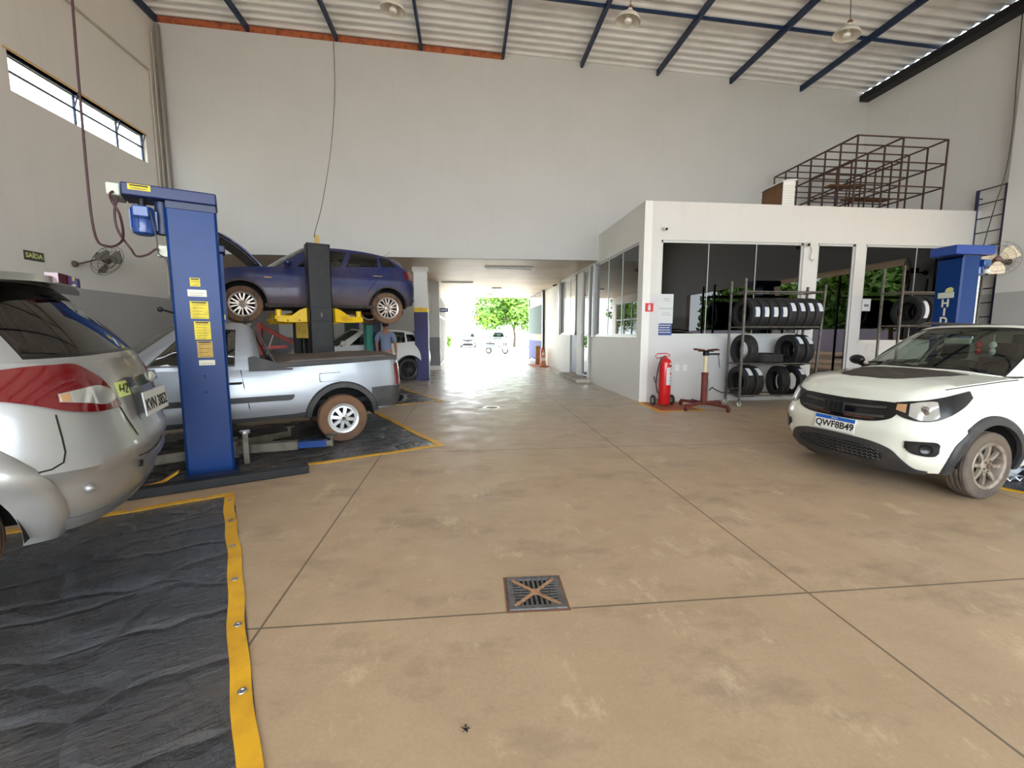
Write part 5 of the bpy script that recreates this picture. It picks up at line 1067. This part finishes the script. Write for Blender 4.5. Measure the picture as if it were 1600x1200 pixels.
for k in range(9): m.box((0, -.338, .06+.05*k), (.21, .006, .018))
m.build('louvre', 'light_grey', t)
MB().add([(-.16, -.36, .53), (.16, -.36, .57), (.16, .38, .57), (-.16, .38, .53), (-.16, -.36, .555), (.16, -.36, .595), (.16, .38, .595), (-.16, .38, .555)], [(0, 1, 2, 3), (4, 5, 6, 7), (0, 1, 5, 4), (1, 2, 6, 5), (2, 3, 7, 6), (3, 0, 4, 7)]).build('cover', 'white_pl', t, smooth=0)
t = thing('wall_ladder', 'dark steel ladder fixed to the right wall beside the office', 'ladder', (10.88, 8.47, 0))
for y in (-.26, .26): MB().bar((0, y, .0), (0, y, 4.42), .035, .05, up=(0, 1, 0)).build('rail', 'ladder' if 'ladder' in mt else 'navy', t, smooth=0)
for k in range(15): MB().tube([(0, -.26, .28+.295*k), (0, .26, .28+.295*k)], .011).build('rung', 'black_steel', t)
for z in (.6, 2.35, 4.25):
    for y in (-.26, .26): MB().bar((0, y, z), (.12 if y > -.2 else -.0+.0, y, z), .02).build('wall_bracket', 'black_steel', t, smooth=0) if y > 0 else None
# ------------------------------------------------------------------ fans, lamps, cables, pipes, signs
def fan(name, label, c, d, wall, r=.32, blades='lamp_white', hub='plastic', cage='conduit', wire=20):
    t = thing(name, label, 'fan', c); d = V(d).normalized(); a = d.cross(V(0, 0, 1)).normalized(); b = a.cross(d)
    m = MB()
    for z, rr in ((0, r), (.045, r*.72), (.06, r*.38), (-.05, r*.8)): m.tube([d*z + a*rr*math.cos(q) + b*rr*math.sin(q) for q in np.linspace(0, 2*math.pi, 33)[:-1]], .0035, 5, closed=True)
    for k in range(wire):
        q = 2*math.pi*k/wire; e = a*math.cos(q)+b*math.sin(q); m.tube([d*.06+e*.05, d*.055+e*r*.5, d*.035+e*r*.85, e*r, d*-.05+e*r*.8, d*-.06+e*.08], .0016, 4)
    m.build('guard', cage, t)
    bl = MB()
    for k in range(3):
        q = 2*math.pi*k/3+.5; e = a*math.cos(q)+b*math.sin(q); f = e.cross(d); G = []
        for i in range(8):
            s = i/7; rr = .05+(r*.86-.05)*s; w = .04+.085*math.sin(min(1, s*1.15)*math.pi*.62); G.append([e*rr + f*(w*(u)) + d*(.018*u*1.6) for u in (-1, -.5, 0, .5, 1)])
        bl.slab(G, d*.004)
    bl.build('blade', blades, t); MB().lathe([(0, .05), (.04, .045), (.052, .03), (.052, -.03), (0, -.03)], (0, 0, 0), d, 20).build('hub', hub, t)
    MB().cyl(d*-.05, d*-.2, .065, .055, 20).build('motor', 'plastic', t); w = V(wall)-V(c)
    MB().tube([d*-.13, d*-.16+V(0, 0, -.05), w*.8+V(0, 0, 0), w], .016).lathe([(0, 0), (.06, 0), (.05, .04), (.03, .06), (0, .06)], w, V(d.x/abs(d.x), 0, 0) if abs(d.x) > .1 else V(-1, 0, 0), 16).build('wall_bracket', 'plastic', t); return t
fan('wall_fan', 'black wall fan with a wire guard below the left window', (-6.66, 9.22, 2.76), (.62, -.05, -.40), (-7.05, 8.98, 2.66), r=.31, blades='grey_blade', cage='black_steel')
fan('wall_fan', 'cream bladed wall fan beside the ladder on the right wall', (10.40, 7.86, 2.86), (-.62, -.75, -.06), (10.78, 7.95, 2.82), r=.33, blades='fan_cream', hub='fan_hub')
for x, y, z, l in ((-1.25, 8.95, 7.25, 'white dome pendant lamp, left one of the three under the roof'), (3.08, 8.7, 7.20, 'white dome pendant lamp, middle one of the three under the roof'), (7.22, 8.35, 7.0, 'white dome pendant lamp, right one of the three under the roof')):
    t = thing('pendant_lamp', l, 'lamp', (x, y, z)); t.rotation_euler = (rad(6), rad(8), 0)
    MB().lathe([(.235, 0), (.225, .03), (.18, .09), (.10, .14), (.045, .16), (.045, .20), (0, .20), (.04, .155), (.095, .13), (.172, .085), (.215, .028), (.23, -.004)], (0, 0, 0), (0, 0, 1), 36, closed=True).build('lamp_shade', 'lamp_white', t)
    MB().lathe([(0, .155), (.05, .15), (.06, .12), (.05, .06), (.075, .01), (.06, -.03), (0, -.045)], (0, 0, 0), (0, 0, 1), 24).build('bulb', 'bulb', t); MB().cyl((0, 0, .19), (0, 0, .25), .04, n=16).build('socket', 'wood_dark', t)
    MB().tube([(0, 0, .25), (-.13, .1, RL(x)-z-.1)], .007).build('hanging_cord', 'grey_cable', t)
def cable(name, pts, r, mat, label): return tag(MB().tube([tuple(p) for p in cr(pts, 8)], r, 6).build(name, mat), label, 'cable')
cable('power_cable', [(-3.42, 4.72, 8.3), (-3.41, 4.7, 6.2), (-3.40, 4.62, 4.6), (-3.38, 4.55, 3.2), (-3.34, 4.5, 2.35), (-3.18, 4.42, 2.19), (-3.01, 4.36, 2.24), (-2.95, 4.27, 2.42), (-2.985, 4.24, 2.54), (-3.03, 4.30, 2.61), (-3.035, 4.338, 2.64)], .010, 'cable', 'long dark red power cable hanging from the roof and looping up to the blue lift')
cable('motor_cable', [(-3.02, 4.37, 2.608), (-3.06, 4.37, 2.48), (-3.055, 4.38, 2.32), (-2.99, 4.42, 2.17), (-2.92, 4.38, 2.10), (-2.85, 4.41, 2.12), (-2.80, 4.44, 2.17), (-2.778, 4.46, 2.175)], .009, 'cable', 'shorter dark red cable looping from the lift control box to its limit switch')
cable('switch_cable', [(-2.80, 4.42, 2.5), (-2.78, 4.41, 2.4), (-2.765, 4.42, 2.25), (-2.775, 4.44, 2.14), (-2.73, 4.45, 2.10), (-2.715, 4.46, 2.03), (-2.715, 4.46, 1.7)], .006, 'grey_cable', 'thin grey cable running down the left edge of the blue lift column')
cable('thin_cable', [(-3.05, 11.75, 8.30), (-3.06, 11.74, 7.4), (-3.09, 11.6, 6.5), (-3.05, 11.0, 5.4), (-2.85, 9.6, 4.0), (-2.6, 8.3, 3.2), (-2.57, 8.12, 3.05)], .006, 'grey_cable', 'thin cable drooping down the high white wall to the black lift')
cable('thin_cable', [(10.70, 8.18, 7.5), (10.72, 8.16, 6.4), (10.72, 8.12, 5.4), (10.72, 8.15, 4.6), (10.72, 8.28, 3.9), (10.8, 8.45, 3.2), (10.84, 8.5, 2.7)], .010, 'grey_cable', 'dark cable hanging down the right wall in front of the ladder')
tag(MB().tube([(-6.93, 11.70, 8.4), (-6.93, 11.70, 0.0)], .055, 16).build('drain_pipe', 'conduit'), 'grey metal downpipe in the left corner of the high wall', 'pipe')
tag(MB().tube([(-7.02, 7.0, 7.34), (-7.02, 11.45, 7.30), (-7.02, 11.50, 7.22), (-7.02, 11.50, 2.3)], .022, 10).build('conduit_pipe', 'wall_grey'), 'thin pale conduit crossing the left wall above the window and turning down', 'pipe')
tag(MB().tube([(-7.0, 11.62, 8.2), (-7.0, 11.62, 2.3)], .014, 8).build('conduit_pipe', 'wall_grey'), 'thin vertical conduit just left of the corner downpipe', 'pipe')
s = thing('exit_sign', 'small dark sign reading SAÍDA on the left wall', 'sign', (XL+.006, 8.22, 2.67)); MB().box((0, 0, 0), (.008, .34, .15)).build('plate', 'sign_green', s); text('sign_letters', 'SAÍDA', .105, 'exit_text', s, (.005, 0, 0), (0, 1, 0), (0, 0, 1), .001, bold=.003)
# ------------------------------------------------------------------ the passage
def ceiling_light(x, y, w, d, label, slats=0):
    t = thing('ceiling_light', label, 'ceiling light', (x, y, 3.34)); MB().span((-w/2, -d/2, -.045), (w/2, d/2, 0)).build('frame', 'white_pl', t, bevel=.006); MB().span((-w/2+.03, -d/2+.03, -.05), (w/2-.03, d/2-.03, -.044)).build('diffuser', 'light_grey', t, smooth=0)
    if slats:
        m = MB()
        for k in range(slats): m.box((-w/2+.06+(w-.12)*k/(slats-1), 0, -.054), (.018, d-.05, .016))
        m.build('louvre', 'black_steel', t, smooth=0)
ceiling_light(1.28, 13.3, 1.42, .26, 'long louvred ceiling light at the near end of the passage', 22)
ceiling_light(-.3, 17.2, 1.2, .22, 'faint strip light on the left side of the passage ceiling', 18); ceiling_light(1.33, 19.4, .4, .5, 'square ceiling light in the middle of the passage'); ceiling_light(1.2, 22.6, .35, .5, 'farthest ceiling light in the passage')
t = thing('hanging_sign', 'small blue sign jutting from the left side of the passage', 'sign', (-1.02, 18.0, 2.32)); MB().box((.17, 0, 0), (.34, .03, .16)).build('panel', 'sign_blue', t, bevel=.004); MB().box((.17, -.017, 0), (.28, .003, .05)).build('print', 'paper', t)
t = thing('hose_box', 'pale box fixed to the pillar at the back of the passage', 'wall box', (-1.40, 17.24, 2.55)); MB().box((0, -.05, 0), (.22, .1, .7)).build('body', 'ceil', t, bevel=.01); MB().box((0, -.104, 0), (.17, .01, .6)).build('door', 'light_grey', t)
g = struct(MB().span((XO-.10, 19.85, 0), (XO+.0, 20.0, 3.3)).span((XO-.08, 24.3, 0), (XO, 24.45, 3.3)).span((XO-.08, 20.0, 3.24), (XO, 24.3, 3.32)).span((XO-.07, 20.0, 2.72), (XO, 24.3, 2.80)).build('door_5', 'trim', smooth=0))
def ribbed(y0, y1, z0, z1, n, x=XO-.05, d=.025):
    G = [];
    for k in range(n*4+1): G.append([(x-d*(1 if k % 4 in (1, 2) else 0), y0+(y1-y0)*k/(n*4), z) for z in (z0, z1)])
    return MB().slab(G, (.01, 0, 0))
ribbed(20.0, 24.3, .08, 1.05, 22).build('lower_panel', mt['gate_blue'], g, smooth=0); ribbed(20.0, 24.3, 1.36, 2.72, 22).build('upper_panel', mt['gate_green'], g, smooth=0)
MB().span((XO-.06, 20.0, 1.05), (XO-.03, 24.3, 1.36)).build('pattern_band', mt['gate_band'], g, smooth=0)
for k in range(4): MB().span((XO-.055, 20.05+1.06*k, 2.80), (XO-.04, 21.0+1.06*k, 3.24)).build('top_light', 'office_glass', g, smooth=0)
struct(MB().span((XO, 20.0, 0), (XO+.16, 24.5, 3.34)).build('wall_passage_end', 'white', smooth=0))
st = struct(MB().span((XO-.42, 12.3, 0), (XO, 14.6, .10)).build('trim_step', 'concrete', smooth=0, bevel=.01))
c = thing('traffic_cone', 'faded orange traffic cone with pale bands near the passage exit', 'traffic cone', (3.22, 18.3, 0)); MB().span((-.18, -.18, 0), (.18, .18, .03)).build('base', mt['cone_base'], c, bevel=.01)
MB().lathe([(.13, .03), (.03, .72), (.018, .74), (0, .74)], (0, 0, 0), (0, 0, 1), 28).build('cone', 'orange', c)
for z0, z1 in ((.26, .38), (.50, .60)): f = lambda z: .13-.10*(z-.03)/.69+.002; MB().lathe([(f(z0), z0), (f(z1), z1)], (0, 0, 0), (0, 0, 1), 28).build('reflective_band', 'light_grey', c)
e = thing('fire_extinguisher', 'small red fire extinguisher standing behind the traffic cone', 'fire extinguisher', (3.30, 19.0, 0)); MB().lathe([(0, 0), (.09, 0), (.095, .03), (.095, .62), (.06, .70), (.03, .73), (.03, .78), (0, .78)], (0, 0, 0), (0, 0, 1), 24).build('cylinder', 'red', e); MB().tube([(0, 0, .77), (.09, 0, .74), (.12, 0, .5), (.11, 0, .3)], .014).build('hose', 'plastic', e)
tag(MB().box((3.22, 19.75, .42), (.20, .03, .84), rx=.10).build('wooden_board', 'wood', smooth=0, bevel=.004), 'upright plank of pale wood behind the cone near the passage exit', 'board')
fm3 = tag(MB().span((2.75, 18.0, .0006), (3.5, 20.0, .003)).build('floor_marking', mt['faded_red'], smooth=0), 'faded red painted patch on the floor under the traffic cone', 'floor marking')
# goods seen through the passage window
for k, (y, z, m_, l) in enumerate(((14.35, 1.9, 'wood_dark', 'brown box on the display shelf behind the passage window'), (14.6, 2.35, 'rust', 'dark red box on the upper display shelf behind the passage window'))):
    tag(MB().box((XO+.45, y, z), (.3, .45, .35)).build('display_box', m_, bevel=.01), l, 'box')
t = thing('display_shelf', 'tall dark shelf unit inside the office behind the passage window', 'shelf', (XO+.45, 14.5, 0))
for z in (.9, 1.7, 2.15, 2.7): MB().box((0, 0, z), (.4, 1.0, .03)).build('shelf_board', 'wood_dark', t)
for y in (-.5, .5): MB().box((0, y, 1.35), (.4, .03, 2.7)).build('side_panel', 'black_steel', t)
# ------------------------------------------------------------------ engine crane
t = thing('engine_crane', 'red engine crane behind the silver pickup', 'engine crane', (-5.05, 11.55, 0), .12)
MB().bar((0, 0, .12), (0, 0, 1.66), .13, .10).build('mast', 'crane_red', t, bevel=.006); b = MB().bar((.0, 0, 1.60), (.68, 0, 1.20), .10, .10).build('boom', 'crane_red', t, bevel=.006); MB().bar((.5, 0, 1.30), (.80, 0, 1.13), .07, .07).build('boom_extension', 'crane_red', b)
MB().cyl((.07, 0, .75), (.30, 0, 1.38), .028, n=12).build('ram', 'steel', t); MB().bar((.04, 0, 1.05), (.62, 0, 1.08), .05, .07).build('brace', 'red', t)
for y in (-.25, .25): MB().bar((-.1, y*.6, .12), (1.0, y*1.5, .10), .07, .07).build('leg', 'crane_red', t); MB().lathe([(0, -.02), (.05, -.02), (.05, .02), (0, .02)], (.95, y*1.45, .05), (0, 1, 0), 16).lathe([(0, -.02), (.05, -.02), (.05, .02), (0, .02)], (-.08, y*.6, .05), (0, 1, 0), 16).build('caster_wheel', 'black_steel', t)
ch = MB().tube([(.79, 0, 1.12), (.80, 0, .95)], .01).tube([(.80, 0, .95), (.83, 0, .90), (.80, 0, .86), (.77, 0, .89)], .012).build('hook', 'steel', t)
tag(MB().tube([(-4.75, 11.2, .02), (-4.76, 11.2, .5), (-4.7, 11.2, .95), (-4.6, 11.2, 1.02), (-4.5, 11.2, .9), (-4.5, 11.2, .02)], .012).build('air_hose', 'grey_cable'), 'grey air hose hanging by the red engine crane', 'hose')
# ------------------------------------------------------------------ the person
def skin_mesh(name, joints, edges, mat, parent, sub=2, root=0):
    me = bpy.data.meshes.new(name); me.from_pydata([j[:3] for j in joints], edges, []); o = bpy.data.objects.new(name, me); col.objects.link(o)
    md = o.modifiers.new('skin', 'SKIN'); md.use_smooth_shade = True
    for i, j in enumerate(joints):
        d = me.skin_vertices[0].data[i]; d.radius = (j[3], j[4] if len(j) > 4 else j[3]); d.use_root = i == root
    s_ = o.modifiers.new('sub', 'SUBSURF'); s_.levels = sub; s_.render_levels = sub
    bpy.context.view_layer.update(); dg = bpy.context.evaluated_depsgraph_get(); m2 = bpy.data.meshes.new_from_object(o.evaluated_get(dg)); bpy.data.objects.remove(o)
    m2.materials.clear(); m2.materials.append(mt[mat]); m2.polygons.foreach_set('use_smooth', [True]*len(m2.polygons)); m2.name = name
    o = bpy.data.objects.new(name, m2); col.objects.link(o); o.parent = parent; return o
p = thing('person', 'person seen from behind in a blue-grey short-sleeved shirt, standing by the white crossover', 'person', (-2.08, 11.85, 0), rad(-8))
J = [(0, 0, .93, .13, .10), (0, .01, 1.10, .125, .09), (0, .015, 1.30, .15, .095), (0, .0, 1.42, .12, .08), (0, .0, 1.50, .052, .052), (0, .012, 1.56, .058, .062), (0, .02, 1.63, .075, .09), (0, .015, 1.70, .045, .055)]
E_ = [(i, i+1) for i in range(7)]
for sg in (-1, 1):
    b = len(J); J += [(sg*.17, 0, 1.40, .062), (sg*.225, -.01, 1.28, .05), (sg*.245, .0, 1.11, .042), (sg*.245, .04, .97, .034), (sg*.243, .06, .88, .026)]; E_ += [(3, b), (b, b+1), (b+1, b+2), (b+2, b+3), (b+3, b+4)]
    b = len(J); J += [(sg*.09, 0, .86, .09), (sg*.10, .01, .50, .06), (sg*.105, -.02, .30, .055), (sg*.105, -.02, .10, .042), (sg*.11, .12, .04, .036)]; E_ += [(0, b), (b, b+1), (b+1, b+2), (b+2, b+3), (b+3, b+4)]
bd = skin_mesh('body', J, E_, 'skin', p)
for sg in (-1, 1):
    m = MB(); w = V(sg*.243, .062, .885); m.ball(w-V(0, 0, .035), .036, 8, (.5, 1, 1.15))
    for k, L in enumerate((.072, .082, .078, .06)): y = .03-.02*k; q = w+V(0, y, -.065); m.tube([q, q+V(-sg*.004, .004, -L*.5), q+V(-sg*.014, .006, -L)], [.0092, .0088, .007], 7)
    q = w+V(0, .03, -.02); m.tube([q, q+V(-sg*.012, .028, -.03), q+V(-sg*.018, .03, -.06)], [.011, .010, .008], 7); m.build('hand', 'skin', p, smooth=60)
J = [(0, .0, .88, .155, .115), (0, .01, 1.10, .15, .115), (0, .015, 1.30, .17, .115), (0, .0, 1.41, .14, .095), (0, 0, 1.475, .07, .07)]; E_ = [(0, 1), (1, 2), (2, 3), (3, 4)]
for sg in (-1, 1): b = len(J); J += [(sg*.175, 0, 1.40, .078), (sg*.225, -.005, 1.28, .075), (sg*.238, .0, 1.17, .072)]; E_ += [(3, b), (b, b+1), (b+1, b+2)]
skin_mesh('shirt', J, E_, 'shirt', p)
J = [(0, .0, .92, .145, .11), (0, 0, .84, .14, .115)]; E_ = [(0, 1)]
for sg in (-1, 1): b = len(J); J += [(sg*.09, 0, .74, .10), (sg*.10, .01, .48, .078), (sg*.105, -.015, .12, .072), (sg*.105, -.015, .06, .07)]; E_ += [(1, b), (b, b+1), (b+1, b+2), (b+2, b+3)]
skin_mesh('trousers', J, E_, 'trousers', p)
hr = MB(); hr.ball((0, .0, 1.655), .094, 12, (.88, 1.05, 1.0)); hr.v = [(x, y, z) if not (y > .03 and z < 1.66) else (x, .03, z) for x, y, z in hr.v]; hr.build('hair', 'hair', p, smooth=60)
for sg in (-1, 1):
    MB().ball((sg*.078, .02, 1.62), .022, 6, (.5, .8, 1.2)).build('ear', 'skin', p); MB().ball((sg*.108, .05, .045), .06, 8, (.8, 2.2, .72)).build('shoe', 'shoe', p)
MB().ball((0, .11, 1.615), .016, 6, (.8, 1.2, 1.3)).build('nose', 'skin', p); MB().box((0, .098, 1.575), (.045, .01, .008)).build('mouth', mt['lip'], p)
for sg in (-1, 1): MB().ball((sg*.032, .093, 1.64), .011, 6).build('eye', 'paper', p)
# ------------------------------------------------------------------ out in the street
src = {o['label'][:12]: o for o in bpy.data.objects if o.parent is None and o.get('category') in ('car', 'pickup truck')}
def clone(key, loc, rz, label):
    c_ = copy_tree(next(o for k, o in src.items() if k.startswith(key))); c_.location = loc; c_.rotation_euler = (0, 0, rz); c_['label'] = label; return c_
clone('white compac', (.2, 45, -.06), rad(-92), 'pale parked car far out in the street, facing the passage')
clone('silver picku', (3.3, 47, -.06), rad(-100), 'parked pickup far out in the street behind the scooter')
mt['scooter_grey'] = M('scooter_paint', (96, 100, 112), .4)
s = thing('scooter', 'grey motor scooter parked out in the street beyond the passage', 'scooter', (2.15, 31, -.06), rad(-25))
for x in (.62, -.62): w = MB().lathe([(.13, -.04), (.2, -.045), (.24, -.02), (.24, .02), (.2, .045), (.13, .04)], (x, 0, .24), (0, 1, 0), 28, closed=True).build('wheel', 'rubber', s); MB().lathe([(0, -.03), (.14, -.03), (.14, .03), (0, .03)], (x, 0, .24), (0, 1, 0), 20).build('hub', 'light_grey', w)
MB().prism([(-.75, .42), (-.15, .40), (-.05, .30), (.30, .30), (.30, .36), (.02, .40), (-.10, .66), (-.85, .72)], (0, .15, 0), (1, 0, 0), (0, 0, 1), .30).build('body', 'scooter_grey', s, bevel=.04)
MB().prism([(.28, .28), (.40, .30), (.56, .95), (.50, 1.0)], (0, .2, 0), (1, 0, 0), (0, 0, 1), .40).build('leg_shield', 'scooter_grey', s, bevel=.03); MB().prism([(-.82, .71), (-.12, .68), (-.14, .78), (-.5, .82), (-.82, .80)], (0, .14, 0), (1, 0, 0), (0, 0, 1), .28).build('seat', 'plastic', s, bevel=.03)
MB().tube([(.62, 0, .26), (.46, 0, 1.02)], .03).tube([(.40, -.33, 1.08), (.46, 0, 1.04), (.40, .33, 1.08)], .018).build('handlebar', 'plastic', s); MB().ball((.62, 0, .40), .16, 8, (1.5, .6, .7)).build('mudguard', 'white_pl', s); MB().ball((.54, 0, .98), .09, 8).build('headlamp', 'lens', s)
MB().tube([(-.1, -.1, .3), (-.08, -.22, .0)], .012).build('side_stand', 'steel', s)
